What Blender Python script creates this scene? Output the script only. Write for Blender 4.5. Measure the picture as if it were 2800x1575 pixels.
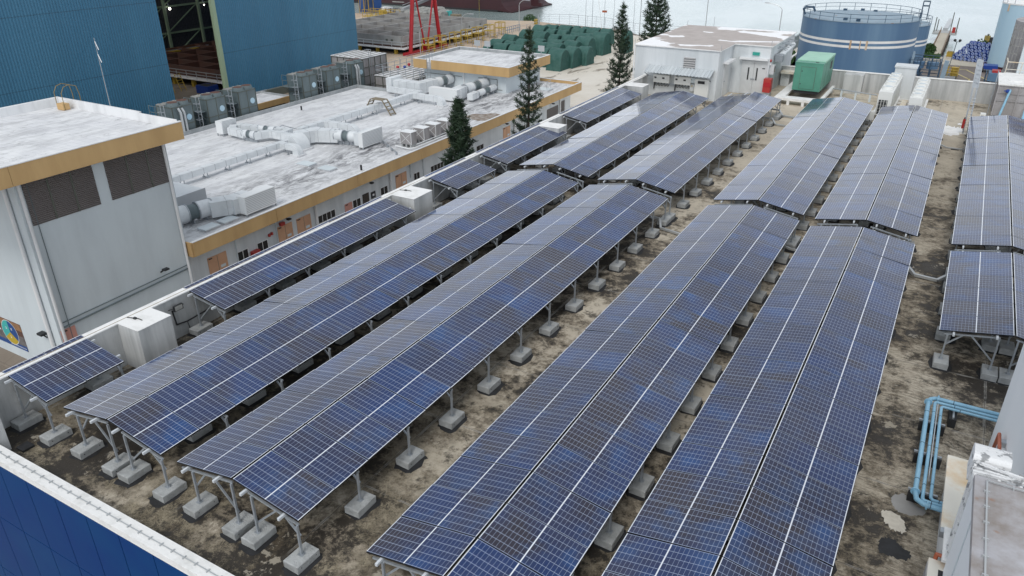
import bpy, bmesh, math, random
from mathutils import Vector, Matrix, noise
R = math.radians
random.seed(7)
for o in list(bpy.data.objects): bpy.data.objects.remove(o)
C = bpy.context.scene.collection
S = bpy.context.scene

# ------------------------------------------------------------------ camera, sky, sun, exposure
F, YAW, PITCH, ROLL, CZ = 2064.57, -0.5262, 0.4627, -0.0047, 11.117
fw = Vector((math.sin(YAW)*math.cos(PITCH), math.cos(YAW)*math.cos(PITCH), -math.sin(PITCH)))
rt = fw.cross(Vector((0, 0, 1))).normalized(); up = rt.cross(fw)
cr, sr = math.cos(ROLL), math.sin(ROLL)
rt, up = rt*cr+up*sr, up*cr-rt*sr
cd = bpy.data.cameras.new('camera'); cam = bpy.data.objects.new('camera', cd); C.objects.link(cam)
cd.sensor_width = 36; cd.lens = F/2800*36; cd.clip_end = 5000; cd.clip_start = .1
M = Matrix((rt, up, -fw)).transposed().to_4x4(); M.translation = Vector((0, 0, CZ)); cam.matrix_world = M
S.camera = cam
w = bpy.data.worlds.new('World'); S.world = w; w.use_nodes = True
nt = w.node_tree; nt.nodes.clear()
SUN_EL, SUN_AZ = R(50), R(170)
sky = nt.nodes.new('ShaderNodeTexSky'); sky.sky_type = 'NISHITA'; sky.sun_disc = False
sky.sun_elevation = SUN_EL; sky.sun_rotation = SUN_AZ; sky.air_density = 1.2; sky.dust_density = 4
hs = nt.nodes.new('ShaderNodeHueSaturation'); hs.inputs['Saturation'].default_value = .35
nt.links.new(sky.outputs[0], hs.inputs['Color'])
tc = nt.nodes.new('ShaderNodeTexCoord'); nz = nt.nodes.new('ShaderNodeTexNoise')
nz.inputs['Scale'].default_value = 2.2; nz.inputs['Detail'].default_value = 6; nz.inputs['Roughness'].default_value = .55
mp = nt.nodes.new('ShaderNodeMapping'); mp.inputs['Scale'].default_value = (1, 1, 2.2)
nt.links.new(tc.outputs['Generated'], mp.inputs[0]); nt.links.new(mp.outputs[0], nz.inputs['Vector'])
cr_ = nt.nodes.new('ShaderNodeValToRGB')
cr_.color_ramp.elements[0].position = .36; cr_.color_ramp.elements[0].color = (5.4, 6.0, 6.9, 1)
cr_.color_ramp.elements[1].position = .66; cr_.color_ramp.elements[1].color = (9.6, 10.0, 10.4, 1)
nt.links.new(nz.outputs['Fac'], cr_.inputs[0])
mx = nt.nodes.new('ShaderNodeMixRGB'); mx.inputs[0].default_value = .8
nt.links.new(hs.outputs[0], mx.inputs[1]); nt.links.new(cr_.outputs[0], mx.inputs[2])
sz_ = nt.nodes.new('ShaderNodeSeparateXYZ'); nt.links.new(tc.outputs['Generated'], sz_.inputs[0])
mr_ = nt.nodes.new('ShaderNodeMapRange'); mr_.inputs['From Min'].default_value = .0; mr_.inputs['From Max'].default_value = .5; mr_.inputs['To Min'].default_value = 1.9; mr_.inputs['To Max'].default_value = .82
nt.links.new(sz_.outputs[2], mr_.inputs['Value'])
vm_ = nt.nodes.new('ShaderNodeVectorMath'); vm_.operation = 'SCALE'; nt.links.new(mx.outputs[0], vm_.inputs[0]); nt.links.new(mr_.outputs[0], vm_.inputs['Scale'])
bg = nt.nodes.new('ShaderNodeBackground'); bg.inputs['Strength'].default_value = .1
ow = nt.nodes.new('ShaderNodeOutputWorld')
nt.links.new(vm_.outputs[0], bg.inputs[0]); nt.links.new(bg.outputs[0], ow.inputs[0])
sl = bpy.data.lights.new('sun', 'SUN'); sl.energy = 1.15; sl.angle = R(20); sl.color = (1, .97, .92)
so = bpy.data.objects.new('sun', sl); C.objects.link(so)
sd = Vector((math.sin(SUN_AZ)*math.cos(SUN_EL), math.cos(SUN_AZ)*math.cos(SUN_EL), math.sin(SUN_EL)))
so.rotation_euler = sd.to_track_quat('Z', 'Y').to_euler()
S.view_settings.view_transform = 'Standard'; S.view_settings.look = 'None'; S.view_settings.gamma = 1
S.view_settings.exposure = 0.22

# ------------------------------------------------------------------ measuring: a pixel of the photo meets a known plane
def ray(p): return fw+rt*((p[0]-1400)/F)-up*((p[1]-787.5)/F)
def gz(p, z): d = ray(p); return Vector((0, 0, CZ))+d*((z-CZ)/d.z)
def gx(p, x): d = ray(p); return Vector((0, 0, CZ))+d*(x/d.x)
def gy(p, y): d = ray(p); return Vector((0, 0, CZ))+d*(y/d.y)
def K(x0, y0, w):
    s = 2576/w
    return lambda x, y: (x0+x/s, y0+y/s)
G = -12.3

# ------------------------------------------------------------------ materials
MT = {}
def lin(c):
    return tuple((v/12.92 if v <= .04045 else ((v+.055)/1.055)**2.4) for v in (x/255 for x in c))
def mat(name, c, c2=None, rough=.6, metal=0, scale=3, streak=0, bump=0, bscale=None, spec=.5, detail=6, lo=.35, hi=.7, coat=0, rust=0):
    """two-tone weathered surface; streak = vertical stretching of the stains"""
    m = bpy.data.materials.new(name); m.use_nodes = True; MT[name] = m
    n = m.node_tree; b = n.nodes['Principled BSDF']
    b.inputs['Roughness'].default_value = rough; b.inputs['Metallic'].default_value = metal
    b.inputs['Specular IOR Level'].default_value = spec
    if coat: b.inputs['Coat Weight'].default_value = coat; b.inputs['Coat Roughness'].default_value = .1
    if c2 is None:
        b.inputs['Base Color'].default_value = (*c, 1)
        if not bump and not rust: return m
    g = n.nodes.new('ShaderNodeNewGeometry')
    mpn = n.nodes.new('ShaderNodeMapping'); n.links.new(g.outputs['Position'], mpn.inputs[0])
    if streak: mpn.inputs['Scale'].default_value = (1, 1, 1/streak)
    col = None
    if c2 is not None:
        t = n.nodes.new('ShaderNodeTexNoise'); t.inputs['Scale'].default_value = scale; t.inputs['Detail'].default_value = detail
        t.inputs['Roughness'].default_value = .62
        n.links.new(mpn.outputs[0], t.inputs['Vector'])
        r = n.nodes.new('ShaderNodeMapRange'); r.inputs['From Min'].default_value = lo; r.inputs['From Max'].default_value = hi
        n.links.new(t.outputs['Fac'], r.inputs['Value'])
        x = n.nodes.new('ShaderNodeMixRGB'); x.inputs[1].default_value = (*c, 1); x.inputs[2].default_value = (*c2, 1)
        n.links.new(r.outputs[0], x.inputs[0]); col = x.outputs[0]
    if rust:
        t2 = n.nodes.new('ShaderNodeTexNoise'); t2.inputs['Scale'].default_value = 1.7; t2.inputs['Detail'].default_value = 8
        n.links.new(mpn.outputs[0], t2.inputs['Vector'])
        r2 = n.nodes.new('ShaderNodeMapRange'); r2.inputs['From Min'].default_value = .66-rust*.1; r2.inputs['From Max'].default_value = .72
        n.links.new(t2.outputs['Fac'], r2.inputs['Value'])
        x2 = n.nodes.new('ShaderNodeMixRGB'); x2.inputs[2].default_value = (.28, .12, .045, 1)
        n.links.new(r2.outputs[0], x2.inputs[0])
        if col: n.links.new(col, x2.inputs[1])
        else: x2.inputs[1].default_value = (*c, 1)
        col = x2.outputs[0]
    if col: n.links.new(col, b.inputs['Base Color'])
    if bump:
        t3 = n.nodes.new('ShaderNodeTexNoise'); t3.inputs['Scale'].default_value = bscale or scale*6; t3.inputs['Detail'].default_value = 5
        n.links.new(g.outputs['Position'], t3.inputs['Vector'])
        bp = n.nodes.new('ShaderNodeBump'); bp.inputs['Strength'].default_value = bump; bp.inputs['Distance'].default_value = .05
        n.links.new(t3.outputs['Fac'], bp.inputs['Height']); n.links.new(bp.outputs[0], b.inputs['Normal'])
    return m
mat('white_paint', (.74, .75, .76), (.5, .51, .52), .6, scale=.8, streak=6, lo=.5, hi=.85, bump=.1)
mat('white_wall', (.66, .69, .71), (.36, .4, .42), .7, scale=.7, streak=8, lo=.42, hi=.9, bump=.15)
mat('grey_wall', (.60, .66, .69), (.50, .55, .58), .75, scale=.5, streak=5, lo=.4, hi=.75, bump=.1)
mat('stained_wall', (.55, .56, .56), (.2, .215, .22), .75, scale=1.3, streak=12, lo=.42, hi=.72, bump=.2)
mat('coping', (.80, .80, .79), (.62, .62, .60), .6, scale=2.5, lo=.5, hi=.75, bump=.3)
mat('ochre', (.56, .37, .17), (.46, .295, .13), .7, scale=.6, streak=5, lo=.4, hi=.7, bump=.1)
mat('concrete', (.45, .465, .465), (.27, .28, .28), .85, scale=4, bump=.6, bscale=40, lo=.42, hi=.75)
mat('galv', (.42, .45, .48), (.32, .35, .38), .45, .5, scale=8)
mat('alloy', (.62, .65, .68), None, .45, .2)
mat('steel_white', (.75, .77, .78), None, .4)
mat('duct', (.70, .73, .75), (.55, .58, .6), .5, .1, scale=1.2, lo=.45, hi=.8)
mat('duct_seam', (.42, .44, .46), None, .6)
mat('dark', (.02, .022, .025), None, .6)
mat('rubber', (.025, .026, .03), (.012, .012, .012), .7, scale=6)
mat('louvre_dark', (.10, .095, .10), None, .6)
mat('window_glass', (.015, .018, .022), None, .1)
mat('door_orange', (.62, .36, .22), (.5, .28, .17), .6, scale=1)
mat('door_pink', (.55, .27, .22), None, .6)
mat('door_white', (.6, .62, .63), (.5, .52, .53), .5, scale=1)
mat('red_paint', (.40, .035, .03), None, .4)
mat('crane_red', (.42, .012, .02), (.3, .01, .015), .45, scale=.4)
mat('orange_pipe', (.42, .11, .05), (.28, .07, .03), .5, scale=4)
mat('blue_pipe', (.27, .50, .66), (.20, .40, .55), .45, scale=4)
mat('genset', (.085, .28, .205), (.065, .225, .165), .45, scale=1)
mat('genset_roof', (.30, .55, .42), (.24, .45, .35), .5, scale=1)
mat('tower_grey', (.135, .175, .185), (.10, .13, .14), .55, scale=.8, streak=3)
mat('tank_panel', (.36, .35, .36), (.24, .225, .22), .6, scale=1.2, streak=3, bump=.2)
mat('tank_blue', (.075, .155, .27), (.14, .24, .35), .55, scale=.25, streak=14, lo=.4, hi=.7)
mat('tank_stripe', (.78, .78, .77), (.66, .66, .64), .6, scale=1, streak=4)
mat('rust_streak', (.40, .22, .09), (.62, .52, .40), .7, scale=1.5, streak=5)
mat('tank_top', (.26, .35, .42), (.2, .28, .35), .6, scale=.5, rust=.3)
mat('rail_blue', (.03, .07, .12), None, .5)
mat('silo', (.38, .56, .68), (.48, .64, .73), .5, scale=.3, streak=10)
mat('yellow', (.46, .32, .04), (.33, .22, .03), .5, scale=2)
mat('mast_green', (.29, .38, .26), None, .6)
mat('steel_dark', (.10, .11, .09), None, .6)
mat('hull_maroon', (.052, .014, .018), (.035, .01, .014), .6, scale=.15, streak=3)
mat('hull_black', (.02, .018, .02), None, .5)
mat('block_grey', (.38, .38, .37), (.25, .24, .23), .8, scale=.4, streak=1.5)
mat('block_red', (.12, .05, .035), (.09, .06, .05), .8, scale=.3)
mat('tarp', (.024, .095, .082), (.055, .135, .118), .75, scale=.9, bump=.6, bscale=2.5)
mat('tarp_end_shade', (.015, .07, .058), (.024, .10, .085), .75, scale=1.2, bump=.6, bscale=3)  # darker copy of tarp: the shade on the reel ends is put into the colour
mat('rust_rail', (.25, .17, .11), (.16, .11, .08), .7, scale=2)
mat('mud', (.20, .15, .115), (.36, .33, .30), .8, scale=2.2, lo=.42, hi=.6)
mat('bark', (.07, .055, .045), (.035, .028, .022), .9, scale=6)
mat('needles', (.012, .030, .016), (.034, .066, .028), .6, scale=1.5, lo=.4, hi=.65)
mat('leaf', (.05, .12, .03), (.03, .07, .02), .6, scale=3)
mat('drum_blue', (.012, .05, .27), None, .35)
mat('drum_white', (.6, .68, .75), None, .4)
mat('lamp_steel', (.5, .52, .53), None, .4, .5)
mat('timber', (.25, .21, .14), (.17, .14, .10), .8, scale=4)
mat('condenser', (.72, .73, .71), None, .5)
mat('peeling', (.75, .76, .77), (.28, .29, .30), .5, scale=5, lo=.55, hi=.62, bump=.4)
mat('rust_ledge', (.74, .71, .63), (.62, .42, .2), .7, scale=1.2, lo=.5, hi=.75, bump=.2)
mat('tower_side', (.80, .82, .84), (.68, .71, .74), .6, scale=.4, streak=9, lo=.3, hi=.9)
mat('sacks', (.33, .33, .31), (.2, .2, .19), .8, scale=1.5, bump=.5)
mat('exit_teal', (.03, .32, .26), None, .4)
mat('line_yellow', (.5, .42, .2), None, .7)
mat('sea_buoy', (.32, .24, .04), (.1, .08, .05), .7, scale=3)
mat('brass', (.22, .16, .06), None, .5)
mat('patch', (.62, .58, .50), (.5, .46, .39), .8, scale=9)
mat('parapet_in', (.40, .42, .43), (.27, .29, .30), .75, scale=1, streak=6)

def nodes_of(name, rough=.7):
    m = bpy.data.materials.new(name); m.use_nodes = True; MT[name] = m
    n = m.node_tree; b = n.nodes['Principled BSDF']; b.inputs['Roughness'].default_value = rough
    return m, n, b
def N(n, t, **kw):
    x = n.nodes.new(t)
    for k, v in kw.items():
        if k in x.inputs: x.inputs[k].default_value = v
        else: setattr(x, k, v)
    return x
def math_(n, op, a, b=None, clamp=False):
    x = n.nodes.new('ShaderNodeMath'); x.operation = op; x.use_clamp = clamp
    for i, v in enumerate((a, b)):
        if v is None: continue
        if isinstance(v, (int, float)): x.inputs[i].default_value = v
        else: n.links.new(v, x.inputs[i])
    return x.outputs[0]
def mixc(n, f, a, b):
    x = n.nodes.new('ShaderNodeMixRGB')
    for i, v in enumerate((f, a, b)):
        if isinstance(v, (int, float)): x.inputs[i].default_value = v
        elif isinstance(v, tuple): x.inputs[i].default_value = (*v, 1)
        else: n.links.new(v, x.inputs[i])
    return x.outputs[0]
def noise_(n, vec, scale, detail=6, rough=.6, dist=0):
    t = N(n, 'ShaderNodeTexNoise', Scale=scale, Detail=detail, Roughness=rough, Distortion=dist)
    n.links.new(vec, t.inputs['Vector']); return t.outputs['Fac']
def ramp_(n, v, a, b):
    r = n.nodes.new('ShaderNodeMapRange'); r.inputs['From Min'].default_value = a; r.inputs['From Max'].default_value = b
    n.links.new(v, r.inputs['Value']); return r.outputs[0]
def line_(n, v, pitch, off, half):      # 1 on a thin line repeating every pitch
    a = math_(n, 'ADD', v, -off+pitch/2+1000*pitch); a = math_(n, 'MODULO', a, pitch); a = math_(n, 'SUBTRACT', a, pitch/2)
    a = math_(n, 'ABSOLUTE', a); return math_(n, 'LESS_THAN', a, half)
def scaled(n, vec, s):
    x = n.nodes.new('ShaderNodeMapping'); x.inputs['Scale'].default_value = s; n.links.new(vec, x.inputs[0]); return x.outputs[0]

# photovoltaic glass: cells laid out in the module's own coordinates
PL, PWID = 1.695, .998
def pv():
    m, n, b = nodes_of('pv_glass', .09)
    t = n.nodes.new('ShaderNodeTexCoord'); s = n.nodes.new('ShaderNodeSeparateXYZ'); n.links.new(t.outputs['Object'], s.inputs[0])
    X, Y = s.outputs[0], s.outputs[1]
    oi = n.nodes.new('ShaderNodeObjectInfo'); rnd = oi.outputs['Random']
    # module: x 0..PL along the slope (10 + 10 half cells), y 0..PWID (6 cells)
    cx = (PL/2-.03)/10; cy = (PWID-.03)/6
    xa = math_(n, 'ABSOLUTE', math_(n, 'SUBTRACT', X, PL/2))
    lx = line_(n, xa, cx, .011, .0028); ly = line_(n, Y, cy, .015, .0042)
    mid = math_(n, 'LESS_THAN', xa, .011)
    edge = math_(n, 'GREATER_THAN', xa, PL/2-.019)
    g = n.nodes.new('ShaderNodeNewGeometry')
    comb = n.nodes.new('ShaderNodeVectorMath'); comb.operation = 'ADD'; n.links.new(g.outputs['Position'], comb.inputs[0])
    cv = n.nodes.new('ShaderNodeCombineXYZ'); n.links.new(math_(n, 'MULTIPLY', rnd, 60), cv.inputs[2]); n.links.new(cv.outputs[0], comb.inputs[1])
    v = comb.outputs[0]
    a = ramp_(n, noise_(n, v, .55, 4, .55), .38, .62)
    bcol = mixc(n, a, (.004, .026, .115), (.021, .018, .032))
    bcol = mixc(n, math_(n, 'MULTIPLY', ramp_(n, noise_(n, v, 1.2, 3), .5, .72), .6), bcol, (.006, .072, .24))
    bcol = mixc(n, math_(n, 'MULTIPLY', ramp_(n, rnd, .45, 1), .6), bcol, (.007, .009, .036))
    # each cell a shade of its own, fine busbars across
    wn = n.nodes.new('ShaderNodeTexWhiteNoise'); wn.noise_dimensions = '3D'
    sn = n.nodes.new('ShaderNodeVectorMath'); sn.operation = 'SNAP'; n.links.new(t.outputs['Object'], sn.inputs[0]); sn.inputs[1].default_value = (cx, cy, 1)
    n.links.new(sn.outputs[0], wn.inputs[0])
    bcol = mixc(n, math_(n, 'MULTIPLY', wn.outputs['Value'], .10), bcol, (.02, .02, .05))
    bus = line_(n, Y, cy/6, .0, .0011)
    bcol = mixc(n, math_(n, 'MULTIPLY', bus, .10), bcol, (.5, .52, .6))
    ln = math_(n, 'MAXIMUM', math_(n, 'MULTIPLY', lx, .62), math_(n, 'MULTIPLY', ly, .85))
    bcol = mixc(n, ln, bcol, (.38, .45, .60))
    bcol = mixc(n, math_(n, 'MAXIMUM', mid, edge), bcol, (.72, .75, .8))
    dust = ramp_(n, noise_(n, g.outputs['Position'], 1.1, 8), .4, .8)
    bcol = mixc(n, math_(n, 'MULTIPLY', dust, .035), bcol, (.5, .47, .42))
    n.links.new(bcol, b.inputs['Base Color'])
    b.inputs['IOR'].default_value = 1.5; b.inputs['Specular IOR Level'].default_value = .5
    rr = ramp_(n, noise_(n, g.outputs['Position'], 3, 5), .3, .8)
    n.links.new(math_(n, 'ADD', math_(n, 'MULTIPLY', rr, .07), .06), b.inputs['Roughness'])
pv()
mat('pv_frame', (.02, .022, .028), None, .35, .5)

def deck():
    m, n, b = nodes_of('deck', .85)
    g = n.nodes.new('ShaderNodeNewGeometry'); P = g.outputs['Position']
    s = n.nodes.new('ShaderNodeSeparateXYZ'); n.links.new(P, s.inputs[0]); X, Y = s.outputs[0], s.outputs[1]
    base = mixc(n, ramp_(n, noise_(n, P, .5, 6), .3, .7), (.60, .54, .44), (.44, .385, .305))
    far = ramp_(n, Y, 26, 46)
    big = noise_(n, P, .28, 12, .70, .1)
    fine = noise_(n, P, 3.4, 14, .82, .15)
    v = math_(n, 'ADD', math_(n, 'MULTIPLY', big, .62), math_(n, 'MULTIPLY', fine, .38))
    v = math_(n, 'SUBTRACT', v, math_(n, 'MULTIPLY', far, .085))
    left = ramp_(n, X, -9, -15); v = math_(n, 'ADD', v, math_(n, 'MULTIPLY', left, .03))
    # the grass-like mould that covers the bottom of the roof
    near = ramp_(n, Y, 16, 8)
    mf = math_(n, 'ADD', math_(n, 'MULTIPLY', noise_(n, P, 3.2, 12, .85, .3), .45), math_(n, 'MULTIPLY', noise_(n, scaled(n, P, (1.6, 1, 1)), 24, 8, .9, .6), .55))
    mould = mixc(n, ramp_(n, mf, .43, .57), (.032, .024, .014), (.36, .31, .22))
    mould = mixc(n, math_(n, 'MULTIPLY', ramp_(n, noise_(n, P, .9, 8), .5, .62), .8), mould, (.05, .036, .022))
    c = mixc(n, math_(n, 'MULTIPLY', ramp_(n, v, .455, .50), .8), base, (.16, .13, .092))
    c = mixc(n, math_(n, 'MULTIPLY', near, ramp_(n, noise_(n, P, .7, 6), .36, .52)), c, mould)
    fib = noise_(n, scaled(n, P, (2.2, 9, 1)), 1.3, 14, .85, .15)
    rgt = ramp_(n, X, -1.2, .2)
    c = mixc(n, math_(n, 'MULTIPLY', math_(n, 'MULTIPLY', rgt, ramp_(n, fib, .47, .62)), math_(n, 'SUBTRACT', 1, math_(n, 'MULTIPLY', far, .7))), c, (.095, .08, .058))
    c = mixc(n, math_(n, 'MULTIPLY', ramp_(n, v, .505, .535), .95), c, (.026, .021, .016))
    # black blotches by noise over the whole slab, weaker towards the far end
    c = mixc(n, math_(n, 'MULTIPLY', ramp_(n, noise_(n, P, 1.2, 14, .78, .2), .54, .60), math_(n, 'SUBTRACT', .8, math_(n, 'MULTIPLY', far, .5))), c, (.020, .017, .013))
    # bare lighter flakes with hard edges
    fl = ramp_(n, noise_(n, P, .9, 14, .74, .15), .60, .615)
    c = mixc(n, math_(n, 'MULTIPLY', fl, .8), c, (.40, .36, .29))
    fl2 = ramp_(n, noise_(n, scaled(n, P, (1, 1.0, 1)), 30, 3), .64, .7)
    c = mixc(n, math_(n, 'MULTIPLY', fl2, .35), c, (.36, .33, .27))
    # sawn joints
    wob = math_(n, 'MULTIPLY', math_(n, 'SUBTRACT', noise_(n, P, 3, 3), .5), .06)
    j = math_(n, 'MAXIMUM', line_(n, math_(n, 'ADD', X, wob), 2.9, 2.4, .03), line_(n, math_(n, 'ADD', Y, wob), 2.82, 9.4, .028))
    jm = math_(n, 'MULTIPLY', ramp_(n, noise_(n, P, 1.7, 6), .42, .58), ramp_(n, Y, 6.8, 7.6))
    c = mixc(n, math_(n, 'MULTIPLY', math_(n, 'MULTIPLY', j, jm), .6), c, (.46, .44, .40))
    j2 = math_(n, 'MAXIMUM', line_(n, math_(n, 'ADD', X, wob), 2.9, 2.4, .007), line_(n, math_(n, 'ADD', Y, wob), 2.82, 9.4, .007))
    c = mixc(n, math_(n, 'MULTIPLY', math_(n, 'MULTIPLY', j2, ramp_(n, Y, 6.8, 7.6)), .7), c, (.03, .028, .025))
    n.links.new(c, b.inputs['Base Color'])
    wet = ramp_(n, v, .5, .56)
    n.links.new(math_(n, 'SUBTRACT', .9, math_(n, 'MULTIPLY', wet, .35)), b.inputs['Roughness'])
    bp = N(n, 'ShaderNodeBump', Strength=.5, Distance=.02); n.links.new(fine, bp.inputs['Height']); n.links.new(bp.outputs[0], b.inputs['Normal'])
deck()

def whiteroof(name, tone=1.0, stain=.5, yy=None):
    m, n, b = nodes_of(name, .7)
    g = n.nodes.new('ShaderNodeNewGeometry'); P = g.outputs['Position']
    s = n.nodes.new('ShaderNodeSeparateXYZ'); n.links.new(P, s.inputs[0]); X, Y = s.outputs[0], s.outputs[1]
    base = mixc(n, ramp_(n, noise_(n, P, .5, 5), .3, .7), (.62*tone, .63*tone, .655*tone), (.75*tone, .76*tone, .77*tone))
    # sheets of membrane, slightly different tones
    br = N(n, 'ShaderNodeTexBrick'); br.inputs['Scale'].default_value = .55; br.inputs['Mortar Size'].default_value = .008
    br.inputs['Color1'].default_value = (.5, .5, .5, 1); br.inputs['Color2'].default_value = (.62, .62, .62, 1); br.inputs['Mortar'].default_value = (.16, .16, .16, 1)
    n.links.new(P, br.inputs['Vector'])
    mm = n.nodes.new('ShaderNodeMixRGB'); mm.blend_type = 'OVERLAY'; mm.inputs[0].default_value = .5
    n.links.new(base, mm.inputs[1]); n.links.new(br.outputs[0], mm.inputs[2]); c = mm.outputs[0]
    k1 = noise_(n, scaled(n, P, (1.8, .5, 1)), .55, 10, .72, .4)
    c = mixc(n, math_(n, 'MULTIPLY', ramp_(n, k1, .46, .70), stain*1.5), c, (.27, .27, .28))
    k2 = noise_(n, scaled(n, P, (2.5, .8, 1)), .8, 12, .8, 1.0)
    c = mixc(n, math_(n, 'MULTIPLY', ramp_(n, k2, .55, .68), stain*1.9), c, (.09, .09, .095))
    if yy:   # a broad worn band beside the ducts, and a muddy ponding area
        w1 = math_(n, 'MULTIPLY', ramp_(n, X, -50, -46), ramp_(n, X, -41, -45))
        k3 = noise_(n, scaled(n, P, (3, 1, 1)), .5, 10, .8, .8)
        c = mixc(n, math_(n, 'MULTIPLY', w1, ramp_(n, k3, .44, .60)), c, (.12, .12, .13))
    n.links.new(c, b.inputs['Base Color'])
    bp = N(n, 'ShaderNodeBump', Strength=.3, Distance=.02); n.links.new(k2, bp.inputs['Height']); n.links.new(bp.outputs[0], b.inputs['Normal'])
whiteroof('roof_white', 1, .35, True); whiteroof('roof_white2', 1, .45); whiteroof('roof_tall', 1, .4)

def corr(name, c, c2, pitch, axis='Y', depth=.05, laps=0, rough=.5):
    m, n, b = nodes_of(name, rough)
    g = n.nodes.new('ShaderNodeNewGeometry'); P = g.outputs['Position']
    s = n.nodes.new('ShaderNodeSeparateXYZ'); n.links.new(P, s.inputs[0])
    A = s.outputs['XYZ'.index(axis)]
    sn = math_(n, 'SINE', math_(n, 'MULTIPLY', A, 2*math.pi/pitch))
    col = mixc(n, ramp_(n, noise_(n, scaled(n, P, (1, 1, .2)), .12, 6), .35, .65), c, c2)
    pn = N(n, 'ShaderNodeTexWhiteNoise', noise_dimensions='1D'); n.links.new(math_(n, 'FLOOR', math_(n, 'DIVIDE', A, pitch*4)), pn.inputs['W'])
    col = mixc(n, math_(n, 'MULTIPLY', pn.outputs['Value'], .2), col, tuple(v*.7 for v in c))
    if laps:
        l = line_(n, s.outputs[2], laps, 1.3, .05); col = mixc(n, math_(n, 'MULTIPLY', l, .5), col, tuple(v*.35 for v in c))
    groove = math_(n, 'GREATER_THAN', sn, .8); col = mixc(n, math_(n, 'MULTIPLY', groove, .28), col, tuple(v*.45 for v in c))
    n.links.new(col, b.inputs['Base Color'])
    bp = N(n, 'ShaderNodeBump', Strength=1, Distance=depth); n.links.new(sn, bp.inputs['Height']); n.links.new(bp.outputs[0], b.inputs['Normal'])
corr('hangar_blue', (.034, .155, .27), (.052, .195, .32), .34, 'Y', .03, 7.5)
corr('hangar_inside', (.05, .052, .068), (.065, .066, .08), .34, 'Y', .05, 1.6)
corr('canopy_sheet', (.52, .57, .60), (.6, .64, .66), .28, 'X', .03, 0, .35)
corr('louvre', (.26, .235, .23), (.21, .19, .185), .11, 'Z', .05, 0, .5)
corr('louvre_light', (.5, .5, .5), (.42, .42, .43), .14, 'Z', .05, 0, .5)

def sea():
    m, n, b = nodes_of('sea', .16)
    g = n.nodes.new('ShaderNodeNewGeometry'); P = g.outputs['Position']
    c = mixc(n, ramp_(n, noise_(n, scaled(n, P, (1, .45, 1)), .035, 6, .6, .5), .38, .62), (.26, .34, .335), (.40, .47, .465))
    n.links.new(c, b.inputs['Base Color']); b.inputs['IOR'].default_value = 1.45
    a = noise_(n, scaled(n, P, (.6, 1.2, 1)), 1.6, 6, .6); d = noise_(n, P, .15, 4)
    bp = N(n, 'ShaderNodeBump', Strength=.45, Distance=.12); n.links.new(math_(n, 'ADD', a, d), bp.inputs['Height']); n.links.new(bp.outputs[0], b.inputs['Normal'])
sea()
def yardm(name, c1, c2, c3, s=.5, t=.58):
    m, n, b = nodes_of(name, .8)
    g = n.nodes.new('ShaderNodeNewGeometry'); P = g.outputs['Position']
    c = mixc(n, ramp_(n, noise_(n, P, .15, 7), .35, .65), c1, c2)
    k = noise_(n, scaled(n, P, (1, .35, 1)), s, 9, .65, 1.5)
    c = mixc(n, math_(n, 'MULTIPLY', ramp_(n, k, t, t+.035), .85), c, c3)
    br = N(n, 'ShaderNodeTexBrick'); br.inputs['Scale'].default_value = .2; br.inputs['Mortar Size'].default_value = .006
    br.inputs['Color1'].default_value = (.5, .5, .5, 1); br.inputs['Color2'].default_value = (.55, .55, .55, 1); br.inputs['Mortar'].default_value = (.3, .3, .3, 1)
    n.links.new(P, br.inputs['Vector'])
    mm = n.nodes.new('ShaderNodeMixRGB'); mm.blend_type = 'OVERLAY'; mm.inputs[0].default_value = .4
    n.links.new(c, mm.inputs[1]); n.links.new(br.outputs[0], mm.inputs[2])
    n.links.new(mm.outputs[0], b.inputs['Base Color'])
yardm('ground', (.24, .20, .16), (.17, .14, .11), (.08, .06, .05), .3, .6)
yardm('yard', (.60, .55, .47), (.68, .64, .57), (.20, .17, .13), .22, .585)
yardm('quay', (.42, .31, .22), (.50, .41, .31), (.16, .09, .06), .16, .6)
yardm('asphalt', (.15, .125, .11), (.19, .16, .14), (.10, .08, .07), .3, .6)
yardm('yard_pale', (.42, .38, .31), (.5, .46, .38), (.2, .15, .1), .3, .6)
def bluefacade():
    m, n, b = nodes_of('facade_blue', .22)
    g = n.nodes.new('ShaderNodeNewGeometry'); P = g.outputs['Position']
    oi = noise_(n, P, .35, 3)
    n.links.new(mixc(n, ramp_(n, oi, .35, .7), (.003, .052, .175), (.003, .036, .165)), b.inputs['Base Color'])
    b.inputs['Specular IOR Level'].default_value = .04; b.inputs['Specular Tint'].default_value = (.4, .6, 1, 1)
bluefacade()
def roomroof():
    m, n, b = nodes_of('room_roof', .6)
    g = n.nodes.new('ShaderNodeNewGeometry'); P = g.outputs['Position']
    s = n.nodes.new('ShaderNodeSeparateXYZ'); n.links.new(P, s.inputs[0])
    base = mixc(n, ramp_(n, noise_(n, P, 1.2, 8, .7), .35, .65), (.36, .315, .29), (.45, .40, .375))
    edge = ramp_(n, s.outputs[0], -16.6, -18.9)
    e2 = math_(n, 'MULTIPLY', ramp_(n, s.outputs[1], 56.2, 58.4), ramp_(n, s.outputs[0], -17, -15.2))
    k = math_(n, 'ADD', noise_(n, scaled(n, P, (.7, 1, 1)), .42, 5, .5, .4), math_(n, 'MULTIPLY', math_(n, 'ADD', edge, e2), .13))
    c = mixc(n, ramp_(n, k, .60, .615), base, (.86, .86, .87))
    n.links.new(c, b.inputs['Base Color'])
roomroof()
def emis(name, c, e):
    m, n, b = nodes_of(name); b.inputs['Emission Color'].default_value = (*c, 1); b.inputs['Emission Strength'].default_value = e; b.inputs['Base Color'].default_value = (*c, 1)
emis('lamp_glow', (1, .95, .85), 6)

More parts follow.
